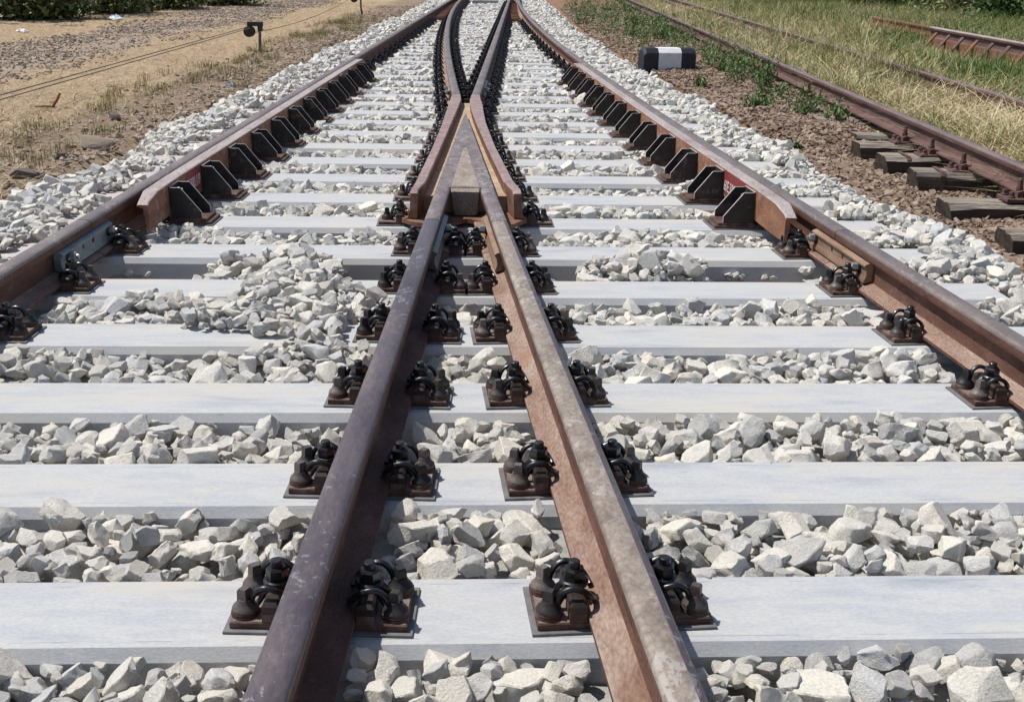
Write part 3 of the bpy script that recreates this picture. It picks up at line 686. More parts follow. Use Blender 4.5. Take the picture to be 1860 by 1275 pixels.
# ------------------------------------------------------------------ guard rails
def text_mesh(txt, h, mname):
    cu = bpy.data.curves.new('mark', 'FONT'); cu.body = txt; cu.size = h; cu.extrude = .0006; cu.resolution_u = 3; cu.shear = .15
    o = bpy.data.objects.new('mark_tmp', cu); COL.objects.link(o)
    dg = bpy.context.evaluated_depsgraph_get()
    me = bpy.data.meshes.new_from_object(o.evaluated_get(dg))
    bpy.data.objects.remove(o); bpy.data.curves.remove(cu)
    me.materials.clear(); me.materials.append(M[mname]); me.name = 'painted_text'
    return me
def guard(side):
    s = 1 if side == 'L' else -1        # inward direction (away from the running rail)
    fn = (lambda y: -1.435 + .040) if side == 'L' else (lambda y: xa(y) + 1.444 - .040)
    lab = 'left guard rail with a row of black brackets and red painted patch' if side == 'L' else 'right guard rail with orange rusty side, black brackets and red painted patch'
    root = obj('guard_rail', None, loc=(0, 0, 0), label=lab, cat='guard rail')
    ysec = [(-3.11, .030, .035), (-3.07, .024, .026), (-2.94, .009, .0), (-2.6, .002, 0), (-2.0, 0, 0)] + [(y, 0, 0) for y in np.arange(-1.4, 3.5, .5)] + [(4.0, .004, 0), (4.25, .012, .0), (4.36, .022, .026), (4.40, .03, .035)]
    secs = []
    zt = .205
    for y, fl, dz in ysec:
        x = fn(y); w = .073 - (0.02 if dz > .02 else 0)
        P = [(0, zt - dz - .004), (.004, zt - dz), (w - .004, zt - dz), (w, zt - dz - .004), (w, .050), (.040, .050), (.032, .12), (.028, zt - .052), (.0, zt - .042)]
        secs.append([(x + s * (fl + u), y, z) for u, z in P])
    b = MB(); b.loft(secs, mi=1, mats=[0, 0, 0, 1, 1, 1, 1, 1, 1])
    obj('rail_bar', b.mesh('guard_bar', ['guardtop', 'guardside'], 30), root)
    # bracket meshes, built for the left side (s = 1), mirrored by s
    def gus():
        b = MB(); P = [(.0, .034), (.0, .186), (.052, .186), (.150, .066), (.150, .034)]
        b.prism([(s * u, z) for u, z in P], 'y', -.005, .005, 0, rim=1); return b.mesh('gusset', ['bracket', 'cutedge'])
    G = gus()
    b = MB(); b.box((min(-s * .12, s * .205), -.095, .0065), (max(-s * .12, s * .205), .095, .020), 0, .002); b.box((min(-s * .0, s * .185), -.088, .0195), (max(-s * .0, s * .185), .088, .033), 0, .002); BP = b.mesh('bracket_base_plate', ['plate'])
    b = MB(); b.box((min(-s * .13, s * .217), -.104, .0005), (max(-s * .13, s * .217), .104, .0066), 0, .001); PD = b.mesh('bracket_pad', ['pad'])
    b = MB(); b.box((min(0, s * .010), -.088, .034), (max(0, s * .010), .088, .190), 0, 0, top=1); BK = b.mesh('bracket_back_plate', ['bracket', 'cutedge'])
    b = MB(); b.lathe([(.013, 0), (.015, s * .004), (.015, s * .018), (.009, s * .019), (.009, s * .034)], (0, 0, 0), 8, 0, 'x'); BT = b.mesh('bracket_bolt', ['boltlight'], 30)
    for n in range(7, 19):
        y = sl_mid(n, -1.25 if side == 'L' else 1.35)
        if side == 'R':
            for _ in range(3): y = sl_mid(n, fn(y) - .1)
        x = fn(y) + s * .0745
        a = math.atan2(-(fn(y + .1) - fn(y - .1)), .2)
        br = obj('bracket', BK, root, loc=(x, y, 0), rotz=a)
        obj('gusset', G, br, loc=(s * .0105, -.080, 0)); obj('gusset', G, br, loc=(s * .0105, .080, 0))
        obj('bracket_base_plate', BP, br); obj('rubber_pad', PD, br)
        obj('bolt', BT, br, loc=(s * .0102, .02, .155))
    # painted patch with the type marking between the first and second bracket
    ya, yb_ = (-2.515, -2.105) if side == 'L' else (-2.44, -2.03)
    xm = fn(-2.3) + s * .0745
    b = MB(); P0 = [(fn(y) + s * .0738, y) for y in (ya, yb_)]
    b.add([(P0[0][0], P0[0][1], .075), (P0[1][0], P0[1][1], .075), (P0[1][0], P0[1][1], .196), (P0[0][0], P0[0][1], .196),
           (P0[0][0] + s * .0008, P0[0][1], .075), (P0[1][0] + s * .0008, P0[1][1], .075), (P0[1][0] + s * .0008, P0[1][1], .196), (P0[0][0] + s * .0008, P0[0][1], .196)],
          [(0, 1, 2, 3), (4, 5, 6, 7), (0, 1, 5, 4), (1, 2, 6, 5), (2, 3, 7, 6), (3, 0, 4, 7)])
    pt = obj('paint_patch', b.mesh('paint_patch', ['red']), root, label='red painted patch with white hand lettering')
    me = text_mesh('60E.300.1/9', .066, 'white_text')
    o = obj('lettering', me, pt)
    if side == 'R':        # read from the left: text x runs towards the camera
        dirv = Vector((P0[0][0] - P0[1][0], P0[0][1] - P0[1][1], 0)).normalized()
        start = Vector((P0[1][0] + s * .0016, P0[1][1] - .008, .088))
    else:
        dirv = Vector((P0[1][0] - P0[0][0], P0[1][1] - P0[0][1], 0)).normalized()
        start = Vector((P0[0][0] + s * .0016, P0[0][1] + .006, .098))
    up = Vector((0, 0, 1)); nn = dirv.cross(up)
    mw = Matrix((dirv, up, nn)).transposed().to_4x4(); mw.translation = start
    o.matrix_basis = mw @ Matrix.Diagonal((.98, 1.3, 1, 1))
    if side == 'R':
        me = text_mesh('nS-W', .040, 'chalk')
        y = sl_mid(8, 1.3)
        br = [c for c in root.children if c.name.startswith('bracket')][1]
        o = obj('lettering', me, br)
        mw = Matrix(((1, 0, 0), (0, 0, -1), (0, 1, 0))).to_4x4(); mw.translation = (-.118, -.0857, .06); o.matrix_basis = mw
    return root
guard('L'); guard('R')

# ------------------------------------------------------------------ fishplates
def fishplate(fn, side, ya, yb_, mats, lab, bolts, blue=False):
    """side +1: on the +x face of the rail"""
    ym = (ya + yb_) / 2
    root = obj('fishplate', None, loc=(0, 0, 0), label=lab, cat='fishplate')
    sec = [(.0125, .118), (.044, .1085), (.051, .103), (.051, .097), (.042, .090), (.040, .062), (.043, .050), (.049, .036), (.049, .028), (.0125, .037)]
    secs = []
    for y in (ya, ya + .003, ym, yb_ - .003, yb_):
        dx = (fn(y + .05) - fn(y - .05)) / .1
        secs.append([(fn(y) + side * u, y - dx * side * u, ZF + w) for u, w in sec])
    b = MB(); b.loft(secs, mi=0)
    obj('plate', b.mesh('fishplate', [mats], 25), root)
    for q, kind in bolts:
        y = ya + q * (yb_ - ya); x = fn(y) + side * .0412
        b = MB()
        if kind == 'bolt':
            b.lathe([(.026, 0), (.026, side * .006), (.022, side * .009)], (x, y, ZF + .078), 14, 0, 'x')
            b.lathe([(.020, side * .009), (.0205, side * .012), (.0195, side * .030), (.016, side * .033)], (x, y, ZF + .078), 6, 1, 'x', .2)
            b.lathe([(.011, side * .033), (.011, side * .043)], (x, y, ZF + .078), 10, 1, 'x')
            obj('fishplate_bolt', b.mesh('fishplate_bolt', ['black', 'boltlight'], 30), root)
        else:
            b.lathe([(.011, 0), (.011, side * .0012)], (x, y, ZF + .078), 12, 0, 'x')
            obj('bolt_hole', b.mesh('bolt_hole', ['black']), root)
    if blue:
        b = MB(); y = ym + .05; x = fn(y)
        b.loft([[(x + side * .0145, yy, ZF + .1185), (x + side * .0365, yy, ZF + .1105), (x + side * .0365, yy, ZF + .1108), (x + side * .0145, yy, ZF + .1188)] for yy in (y, y + .045)])
        obj('chalk_mark', b.mesh('chalk_mark', ['blue']), root, label='blue chalk stroke on top edge')
    return root
fishplate(cL, 1, -3.87, -3.29, 'galv', 'grey galvanised fishplate with bright bolt on the outer left rail joint', [(.14, 'bolt'), (.42, 'hole'), (.62, 'hole'), (.94, 'bolt')], True)
fishplate(cR, -1, -3.78, -3.16, 'rustfish', 'rust brown fishplate bridging the joint of the outer right rail', [(.12, 'bolt'), (.42, 'hole'), (.62, 'hole'), (.94, 'bolt')])
fishplate(cB, 1, -3.72, -3.02, 'galv', 'pale fishplate inside the left crossing rail just below the frog', [(.2, 'hole'), (.8, 'bolt')])
fishplate(cA, -1, -3.72, -3.02, 'rustfish', 'rusty fishplate inside the right crossing rail just below the frog', [(.2, 'hole'), (.8, 'bolt')])
fishplate(cA, -1, 2.1, 2.75, 'rustfish', 'small far fishplate left of the curved inner rail beyond the frog', [(.2, 'bolt'), (.8, 'bolt')])
fishplate(cB, 1, 2.4, 3.05, 'galv', 'small far fishplate right of the straight inner rail beyond the frog', [(.2, 'bolt'), (.8, 'bolt')])

# ------------------------------------------------------------------ switch slide chairs and drive cover (far)
b = MB(); b.box((-.16, -.075, .0005), (.16, .075, .026), 0, .004); b.box((-.075, -.06, .0255), (.075, .06, .085), 0, .006); b.box((-.09, -.03, .0845), (.09, .03, .105), 0, .004)
ME['slide'] = b.mesh('slide_chair', ['orange'])
for q, n in enumerate(range(37, 50, 1)):
    for key in 'LR':
        if key == 'L': x, y, a = rail_at(n, lambda v: (cL(v) + cA(v)) / 2)
        else: x, y, a = rail_at(n, lambda v: (cB(v) + cR(v)) / 2)
        obj('slide_chair', ME['slide'], loc=(x, y, 0), rotz=a, label=f'orange rusty slide chair between the {"left" if key == "L" else "right"} pair of rails, {ordn(q + 1)} from the near end',
            cat='slide chair', group='slide chairs of the switch')
def trough():
    root = obj('switch_drive_cover', None, loc=(-.66, 24.3, 0), label='dark grey steel cover across the far end of the switch', cat='cover')
    b = MB(); b.box((-.36, -.05, .003), (.36, .62, .075), 0, .02); obj('lid', b.mesh('cover_lid', ['trough'], 30), root)
    b = MB(); b.box((-.27, -.075, .02), (.27, -.0505, .036), 0, .003); obj('front_strip', b.mesh('front_strip', ['guardtop']), root)
trough()

# ------------------------------------------------------------------ crushed stone
def ico(sub):
    bm = bmesh.new(); bmesh.ops.create_icosphere(bm, subdivisions=sub, radius=1.0)
    v = np.array([p.co[:] for p in bm.verts]); f = [[q.index for q in p.verts] for p in bm.faces]; bm.free(); return v, f
ICO = {2: ico(2), 3: ico(3)}
def stone_mesh(name, material, seed, sub=3, flat=1.0):
    """a block cut by random planes, edges slightly worn, faces a little uneven"""
    r = np.random.default_rng(seed)
    bm = bmesh.new(); bmesh.ops.create_cube(bm, size=2.0)
    a_, b_, c_ = 1.0, r.uniform(.52, .88), r.uniform(.40, .66) * flat
    bmesh.ops.scale(bm, vec=(a_, b_, c_), verts=bm.verts)
    bmesh.ops.rotate(bm, cent=(0, 0, 0), matrix=Euler((r.uniform(-.3, .3), r.uniform(-.3, .3), 0)).to_matrix(), verts=bm.verts)
    for _ in range(int(r.integers(7, 11))):
        n = Vector(r.normal(size=3)).normalized()
        rad = math.sqrt((n.x * a_) ** 2 + (n.y * b_) ** 2 + (n.z * c_) ** 2)
        co = n * rad * r.uniform(.72, 1.08)
        g = bmesh.ops.bisect_plane(bm, geom=bm.verts[:] + bm.edges[:] + bm.faces[:], plane_co=co, plane_no=n, clear_outer=True, dist=1e-5)
        ed = [e for e in g['geom_cut'] if isinstance(e, bmesh.types.BMEdge)]
        if len(ed) > 2: bmesh.ops.contextual_create(bm, geom=ed)
    bmesh.ops.remove_doubles(bm, verts=bm.verts, dist=.06)
    bmesh.ops.dissolve_degenerate(bm, dist=.02, edges=bm.edges)
    if sub >= 3:
        bmesh.ops.bevel(bm, geom=bm.edges[:], offset=.055, segments=1, affect='EDGES', profile=.5, clamp_overlap=True)
    bmesh.ops.triangulate(bm, faces=bm.faces)
    if sub >= 3:
        for lim in (.5, .34):
            big = [e for e in bm.edges if e.calc_length() > lim]
            bmesh.ops.subdivide_edges(bm, edges=big, cuts=1)
            bmesh.ops.triangulate(bm, faces=bm.faces)
    bmesh.ops.recalc_face_normals(bm, faces=bm.faces)
    p = np.array([v.co[:] for v in bm.verts]); f = [[q.index for q in t.verts] for t in bm.faces]; bm.free()
    for ff, amp in ((2.4, .06), (5.5, .034), (11, .018)):
        for ax in range(3):
            w = np.sin(p @ (r.normal(size=3) * ff) + r.uniform(0, 6)); p[:, ax] += w * amp * (c_ if ax == 2 else 1)
    p -= (p.max(0) + p.min(0)) / 2
    p /= (p[:, 0].max() - p[:, 0].min()) / 2
    me = bpy.data.meshes.new(name); me.from_pydata(p.tolist(), [], f)
    me.materials.append(M[material])
    me.polygons.foreach_set('use_smooth', [True] * len(me.polygons)); me.set_sharp_from_angle(angle=R(26))
    return me
def variants(prefix, material, n, sub, seed, flat=1.0):
    c = bpy.data.collections.new(prefix + '_variants')
    mes = []
    for i in range(n):
        me = stone_mesh(f'{prefix}_{i:02d}', material, seed + i, sub, flat)
        o = bpy.data.objects.new(f'{prefix}_shape_{i:02d}', me); c.objects.link(o); mes.append(me)
    return c, mes
VC, VM = variants('stone', 'stone', 22, 3, 100)
BC, BMs = variants('brown_stone', 'brown', 14, 2, 300, .6)
GC, GMs = variants('chip', 'greychip', 8, 2, 500, .6)

def scatter_nodes(name, coll):
    g = bpy.data.node_groups.new(name, 'GeometryNodeTree')
    g.interface.new_socket('Geometry', in_out='INPUT', socket_type='NodeSocketGeometry')
    g.interface.new_socket('Geometry', in_out='OUTPUT', socket_type='NodeSocketGeometry')
    N, L = g.nodes, g.links
    gi = N.new('NodeGroupInput'); go = N.new('NodeGroupOutput')
    ip = N.new('GeometryNodeInstanceOnPoints')
    ci = N.new('GeometryNodeCollectionInfo'); ci.inputs['Collection'].default_value = coll
    ci.inputs['Separate Children'].default_value = True; ci.inputs['Reset Children'].default_value = True
    def attr(nm, ty):
        a = N.new('GeometryNodeInputNamedAttribute'); a.data_type = ty; a.inputs['Name'].default_value = nm; return a.outputs['Attribute']
    e = N.new('FunctionNodeEulerToRotation')
    L.new(attr('rot', 'FLOAT_VECTOR'), e.inputs[0]); L.new(e.outputs[0], ip.inputs['Rotation'])
    L.new(attr('scl', 'FLOAT_VECTOR'), ip.inputs['Scale'])
    L.new(attr('idx', 'INT'), ip.inputs['Instance Index'])
    ip.inputs['Pick Instance'].default_value = True
    L.new(gi.outputs[0], ip.inputs['Points']); L.new(ci.outputs[0], ip.inputs['Instance']); L.new(ip.outputs[0], go.inputs[0])
    return g
def scatter(name, coll, pos, rot, scl, idx, **kw):
    me = bpy.data.meshes.new(name)
    me.from_pydata(np.asarray(pos).tolist(), [], [])
    for nm, ty, data in (('rot', 'FLOAT_VECTOR', rot), ('scl', 'FLOAT_VECTOR', scl)):
        a = me.attributes.new(nm, ty, 'POINT'); a.data.foreach_set('vector', np.asarray(data, np.float32).ravel())
    a = me.attributes.new('idx', 'INT', 'POINT'); a.data.foreach_set('value', np.asarray(idx, np.int32))
    o = obj(name, me, **kw)
    md = o.modifiers.new('scatter', 'NODES'); md.node_group = scatter_nodes(name, coll)
    return o

CAM = np.array([0.4267, -8.2405, 1.3034])
def in_frame(pos, margin=.04):
    mw = np.array(SC.camera.matrix_world.inverted())
    bpy.context.view_layer.update()
    mw = np.array(SC.camera.matrix_world.inverted())
    q = pos @ mw[:3, :3].T + mw[:3, 3]
    f = 2027.7
    u = f * q[:, 0] / -q[:, 2] / 930; v = f * q[:, 1] / -q[:, 2] / 637
    return (q[:, 2] < -.1) & (np.abs(u) < 1 + margin) & (np.abs(v) < 1 + margin), -q[:, 2]

def build_ballast():
    RES = .0125
    X0, X1, Y0, Y1 = -3.1, 3.9, -7.2, 27.0
    nx, ny = int((X1 - X0) / RES), int((Y1 - Y0) / RES)
    gx = X0 + (np.arange(nx) + .5) * RES; gy = Y0 + (np.arange(ny) + .5) * RES
    GX, GY = np.meshgrid(gx, gy)
    xr = xR_v(gy)[:, None]
    # target surface of the stone bed
    T = np.full(GX.shape, -.018) + (vnoise(GX, GY, 5, 2.2) - .5) * .05 + (vnoise(GX, GY, 6, 6) - .5) * .02
    farfill = sstep(-1, 4, GY); T += .012 * farfill
    # left and right shoulders
    sh = sstep(-1.60, -1.95, GX); T = T * (1 - sh) + (.028 + (vnoise(GX, GY, 7, 3) - .5) * .05) * sh
    ed = -2.52 + (vnoise(GX * 0, GY, 8, 1.3) - .5) * .30
    T -= sstep(ed + .40, ed - .16, GX) * .36
    d = GX - xr
    sh = sstep(.22, .55, d); T = T * (1 - sh) + (.020 + (vnoise(GX, GY, 9, 3) - .5) * .05) * sh
    ed2 = 1.17 + (vnoise(GX * 0, GY, 10, 1.1) - .5) * .30
    T -= sstep(ed2 - .45, ed2 + .16, d) * .36
    # heaps spilt on the sleepers and cribs that were left empty
    def heap(cx, cy, sx, sy, h, ang=0):
        c, s = math.cos(ang), math.sin(ang)
        u = (GX - cx) * c + (GY - cy) * s; v = -(GX - cx) * s + (GY - cy) * c
        return h * np.exp(-((u / sx) ** 2 + (v / sy) ** 2) ** 1.5)
    for args in ((-.42, -4.05, .36, .66, .112, .12), (-.66, -4.32, .30, .2, .092), (-.62, -3.42, .34, .17, .085), (1.02, -3.44, .34, .18, .105), (-.28, -4.52, .30, .22, .085), (-.95, -4.05, .22, .16, .075)):
        hp = heap(*args); T = np.where(hp > .02, np.maximum(T, hp - .05), T)
    yy = GY - (-3.62 + .0555 * (GX - .3))
    crib56 = (np.abs(yy) < .26)
    for a, bb in ((-1.60, -1.02), (-.30, .62), (1.34, 1.66)):
        m_ = crib56 * sstep(a - .10, a + .02, GX) * (1 - sstep(bb - .02, bb + .10, GX)); T = T * (1 - m_) + (-.30) * m_
    H = T - .085
    H0 = H.copy()
    # sleepers and keep-out areas
    keep = np.zeros(GX.shape, bool)
    on_sl = np.zeros(GX.shape, bool)
    for n in range(0, NS + 2):
        c = sl_mid(n, GX[0]) if n <= NS else None
        if c is None: continue
        i0 = max(0, int((c.min() - .3 - Y0) / RES)); i1 = min(ny, int((c.max() + .3 - Y0) / RES))
        if i0 >= i1 or n == 0: continue
        sub = np.abs(GY[i0:i1] - c[None]) < .145
        sub &= (GX[i0:i1] > -2.03) & (d[i0:i1] < .61)
        Hs = H[i0:i1]; Hs[sub] = np.maximum(Hs[sub], 0.0); on_sl[i0:i1] |= sub
    for fn in (cL, cB, cA, cR):
        cx = np.array([fn(v) for v in gy])[:, None]
        lim = .078
        if fn in (cB, cA): rr = np.abs(GX - cx) < lim
        else: rr = np.abs(GX - cx) < lim
        keep |= rr
    fr = (GY > -2.9) & (GY < 1.4) & (GX > -.18) & (GX < .20 - np.minimum(GY, 1.4) / 9 + .02); keep |= fr
    # fastening plates: a box around every rail on every sleeper
    for n in range(1, NS + 1):
        for fn, half in ((cL, .215), (cB, .215), (cA, .215), (cR, .215)):
            x, y, _ = rail_at(n, fn)
            i0, i1 = int((y - .12 - Y0) / RES), int((y + .12 - Y0) / RES); j0, j1 = int((x - half - X0) / RES), int((x + half - X0) / RES)
            keep[max(0, i0):i1, max(0, j0):j1] = True
        if 7 <= n <= 12:
            y = sl_mid(n, .1); i0, i1 = int((y - .12 - Y0) / RES), int((y + .12 - Y0) / RES)
            keep[i0:i1, int((-.27 - X0) / RES):int((.29 - min(y, 1.4) / 9 - X0) / RES)] = True
        if 7 <= n <= 18:
            y = sl_mid(n, -1.2); keep[int((y - .13 - Y0) / RES):int((y + .12 - Y0) / RES), int((-1.48 - X0) / RES):int((-1.08 - X0) / RES)] = True
            x = cR(y); y = sl_mid(n, x); keep[int((y - .13 - Y0) / RES):int((y + .12 - Y0) / RES), int((x - .40 - X0) / RES):int((x - X0) / RES)] = True
    pos, rot, scl, idx = [], [], [], []
    nv = len(VM)
    dims = np.array([[np.ptp(np.array([v.co[:] for v in m.vertices]), axis=0) / 2][0] for m in VM])
    # candidates: denser, larger variety near the camera
    total = 250000
    cy_ = rng.uniform(0, 1, total)
    # three sweeps of the whole area
    cxs = rng.uniform(X0 + .1, X1 - .1, total); cys = rng.uniform(Y0 + .1, Y1 - .1, total)
    # extra candidates close to the camera
    ex = 60000
    cxs = np.concatenate([cxs, rng.uniform(-2.6, 3.2, ex)]); cys = np.concatenate([cys, rng.uniform(Y0 + .1, 0.5, ex)])
    o = rng.permutation(len(cxs)); cxs, cys = cxs[o], cys[o]
    sizes = np.clip(rng.lognormal(math.log(.0265), .40, len(cxs)), .009, .056)
    vi = rng.integers(0, nv, len(cxs)); yaw = rng.uniform(0, 2 * math.pi, len(cxs)); ti = rng.normal(0, .42, (len(cxs), 2))
    offs = {}
    for k in range(1, 7):
        a = np.arange(-k, k + 1); A, B_ = np.meshgrid(a, a); offs[k] = ((A ** 2 + B_ ** 2) <= (k + .3) ** 2, np.sqrt(np.maximum(0, 1 - (A ** 2 + B_ ** 2) / (k + .8) ** 2)))
    for i in range(len(cxs)):
        x, y, r = cxs[i], cys[i], sizes[i]
        j, q = int((x - X0) / RES), int((y - Y0) / RES)
        t = T[q, j]
        if t < -.17: continue
        k = min(6, max(1, int(round(r * .82 / RES))))
        h = r * dims[vi[i], 2]
        sub = H[q - k:q + k + 1, j - k:j + k + 1]
        msk, cap = offs[k]
        if sub.shape != msk.shape: continue
        vals = sub[msk]
        zb = .55 * vals.mean() + .45 * vals.max()
        if on_sl[q, j]:
            if t < .03: continue
            if zb + h > t + .02: continue
        elif zb > t - h * .42: continue
        kp = keep[q - k:q + k + 1, j - k:j + k + 1]
        if kp[msk].any(): continue
        sl_ = on_sl[q - k:q + k + 1, j - k:j + k + 1]
        if t < .03 and sl_[msk].mean() > .22: continue
        zc = zb + h * .78
        np.maximum(sub, zc + h * .8 * cap, out=sub, where=msk)
        pos.append((x, y, zc)); rot.append((ti[i, 0], ti[i, 1], yaw[i])); scl.append((r, r, r)); idx.append(vi[i])
    pos, rot, scl, idx = map(np.array, (pos, rot, scl, idx))
    # bed sheet just below the stones
    st = 4
    bx, by = gx[::st], gy[::st]; BZ = np.minimum(H0[::st, ::st] + .03, -.03)
    BZ = np.where(T[::st, ::st] < -.165, -.45, np.maximum(BZ, -.235))
    v = np.stack([GX[::st, ::st], GY[::st, ::st], BZ], -1).reshape(-1, 3); w_, h_ = len(bx), len(by)
    ii = np.arange(w_ * h_).reshape(h_, w_); f = np.stack([ii[:-1, :-1], ii[:-1, 1:], ii[1:, 1:], ii[1:, :-1]], -1).reshape(-1, 4)
    me = bpy.data.meshes.new('ballast_bed'); me.from_pydata(v.tolist(), [], f.tolist()); me.materials.append(M['bed'])
    bed = obj('ballast_bed', me, kind='structure')
    ok, dep = in_frame(pos)
    show = np.where(ok, scl[:, 0] / np.maximum(dep, .1), 0)
    order = np.argsort(-show)
    near = order[:300]; rest = order[300:]
    for i in near:
        o = bpy.data.objects.new('stone', VM[idx[i]]); COL.objects.link(o); o.parent = bed
        o.location = pos[i]; o.rotation_euler = rot[i]; o.scale = scl[i]
    scatter('crushed_stones', VC, pos[rest], rot[rest], scl[rest], idx[rest], parent=bed, kind='stuff', label='white crushed stone ballast filling the track')
    print('ballast stones', len(pos))
build_ballast()

# ------------------------------------------------------------------ brown stone slope on the right, chips on the left
def strew(n, xy, size, sig, nv, sink=.25, tilt=.4):
    x, y = xy; n = len(x)
    s = np.clip(rng.lognormal(math.log(size), sig, n), size * .4, size * 2.4)
    z = ground_z(x, y) + s * (.35 - sink) + .004
    return np.stack([x, y, z], 1), np.stack([rng.normal(0, tilt, n), rng.normal(0, tilt, n), rng.uniform(0, 6.28, n)], 1), np.repeat(s[:, None], 3, 1), rng.integers(0, nv, n)
def brown_slope():
    n = 80000
    y = -4.5 + 30.5 * rng.uniform(0, 1, n) ** 1.3; u = rng.uniform(0, 1, n)
    xl = xR_v(y) + 1.03; xr = np.minimum(xl + 2.2, 3.75) + .2
    x = xl + u * (xr - xl)
    ok = rng.uniform(0, 1, n) < np.where(y > 7, .75, 1.0) * (1 - .6 * sstep(.75, 1, u))
    x, y = x[ok], y[ok]
    p, r, s, i = strew(0, (x, y), .0130, .52, len(BMs), .2, .3)
    dd = p[:, 0] - xR_v(p[:, 1])
    p[:, 2] += .015 * (vnoise(p[:, 0], p[:, 1], 12, 4) - .2)
    ok, dep = in_frame(p); o = np.argsort(-np.where(ok, s[:, 0] / dep, 0))
    for k in o[:260]:
        q = bpy.data.objects.new('brown_stone', BMs[i[k]]); COL.objects.link(q); q.parent = GROUND
        q.location = p[k]; q.rotation_euler = r[k]; q.scale = s[k]
    k = o[260:]
    scatter('brown_stones', BC, p[k], r[k], s[k], i[k], parent=GROUND, kind='stuff', label='brown broken stones on the slope beside the old track')
brown_slope()
def left_chips():
    n = 22000
    y = rng.uniform(2, 32, n); x = rng.uniform(-8.1, -5.3, n) + (vnoise(y, y * 0, 14, .5) - .5) * 1.0
    e = np.minimum(x + 8.0, -5.4 - x); ok = rng.uniform(0, 1, n) < np.clip(.35 + e * 1.2, 0, 1) * (.35 + .65 * (vnoise(x, y, 15, .9) > .35))
    x1, y1 = x[ok], y[ok]
    n = 5500
    y = rng.uniform(-3.5, 26, n); x = -2.55 - np.abs(rng.normal(0, .55, n))
    x = np.concatenate([x1, x]); y = np.concatenate([y1, y])
    p, r, s, i = strew(0, (x, y), .0165, .42, len(GMs), .25, .25)
    scatter('stone_chips', GC, p, r, s, i, parent=GROUND, kind='stuff', label='grey brown stone chips strewn over the ground left of the track')
left_chips()

# ------------------------------------------------------------------ grass, weeds, shrubs
def blades_mesh(name, x, y, z, L, wid, lean, tint, curl=.5):
    """flat two-segment blades; lean = angle from vertical"""
    n = len(x)
    az = rng.uniform(0, 2 * math.pi, n); fx, fy = np.cos(az), np.sin(az)
    wa = az + math.pi / 2 + rng.normal(0, .5, n); wx, wy = np.cos(wa) * wid / 2, np.sin(wa) * wid / 2
    l1 = L * .5; a2 = np.minimum(lean + curl * rng.uniform(.4, 1.4, n), 1.9)
    m = np.stack([x + fx * l1 * np.sin(lean), y + fy * l1 * np.sin(lean), z + l1 * np.cos(lean)], 1)
    t = m + np.stack([fx * l1 * np.sin(a2), fy * l1 * np.sin(a2), l1 * np.cos(a2)], 1)
    gz_ = ground_z(t[:, 0], t[:, 1]); t[:, 2] = np.maximum(t[:, 2], gz_ + .01)
    b = np.stack([x, y, z], 1); W = np.stack([wx, wy, np.zeros(n)], 1)
    v = np.stack([b - W, b + W, m + W * .85, m - W * .85, t], 1).reshape(-1, 3)
    k = np.arange(n)[:, None] * 5
    q = (k + np.array([[0, 1, 2, 3]])); tr = (k + np.array([[3, 2, 4]]))
    me = bpy.data.meshes.new(name)
    me.from_pydata(v.tolist(), [], q.tolist() + tr.tolist())
    at = me.attributes.new('tint', 'FLOAT_COLOR', 'POINT')
    c = np.repeat(np.concatenate([tint, np.ones((n, 1))], 1), 5, 0)
    at.data.foreach_set('color', c.astype(np.float32).ravel())
    me.materials.append(M['blade'])
    return me
def tints(n, pal, jit=.12):
    pal = np.array(pal); c = pal[rng.integers(0, len(pal), n)]
    return np.clip(c * rng.uniform(1 - jit, 1 + jit, (n, 1)), 0, 1)
DRY = [(.46, .35, .21), (.56, .44, .29), (.38, .28, .16), (.50, .40, .25), (.28, .21, .12), (.60, .50, .36)]
MIX = [(.54, .45, .26), (.44, .385, .18), (.27, .31, .10), (.60, .52, .32), (.48, .40, .21), (.20, .26, .08), (.17, .23, .07), (.34, .34, .13)]
GRN = [(.09, .17, .035), (.12, .21, .05), (.07, .13, .03), (.17, .23, .07)]
def patch(n, fx, fy): return fx(n), fy(n)
def add_grass(name, x, y, L, wid, lean, pal, label, curl=.5, zoff=0.0):
    n = len(x); z = ground_z(x, y) + zoff
    me = blades_mesh(name, x, y, z, L, wid, lean, tints(n, pal), curl)
    return obj(name, me, kind='stuff', label=label)
# straw lying on the left ground
n = 70000
y = -1.5 + 30 * rng.uniform(0, 1, n) ** 1.4; x = -2.75 - rng.uniform(0, 1, n) * np.minimum(8.2, (y + 8.2) * .42)
d_ = vnoise(x, y, 21, 1.1); gs = (x > -7.8) & (x < -5.6)
ok = (rng.uniform(0, 1, n) < np.where(gs, .15, .9)) & ~((x > -3.5) & (rng.uniform(0, 1, n) < .6)) & (d_ > .15)
x, y = x[ok], y[ok]; n = len(x)
add_grass('straw_litter', x, y, rng.uniform(.06, .20, n), rng.uniform(.004, .008, n), rng.uniform(1.15, 1.55, n), DRY, 'mown straw lying on the ground left of the track', .1, .004)
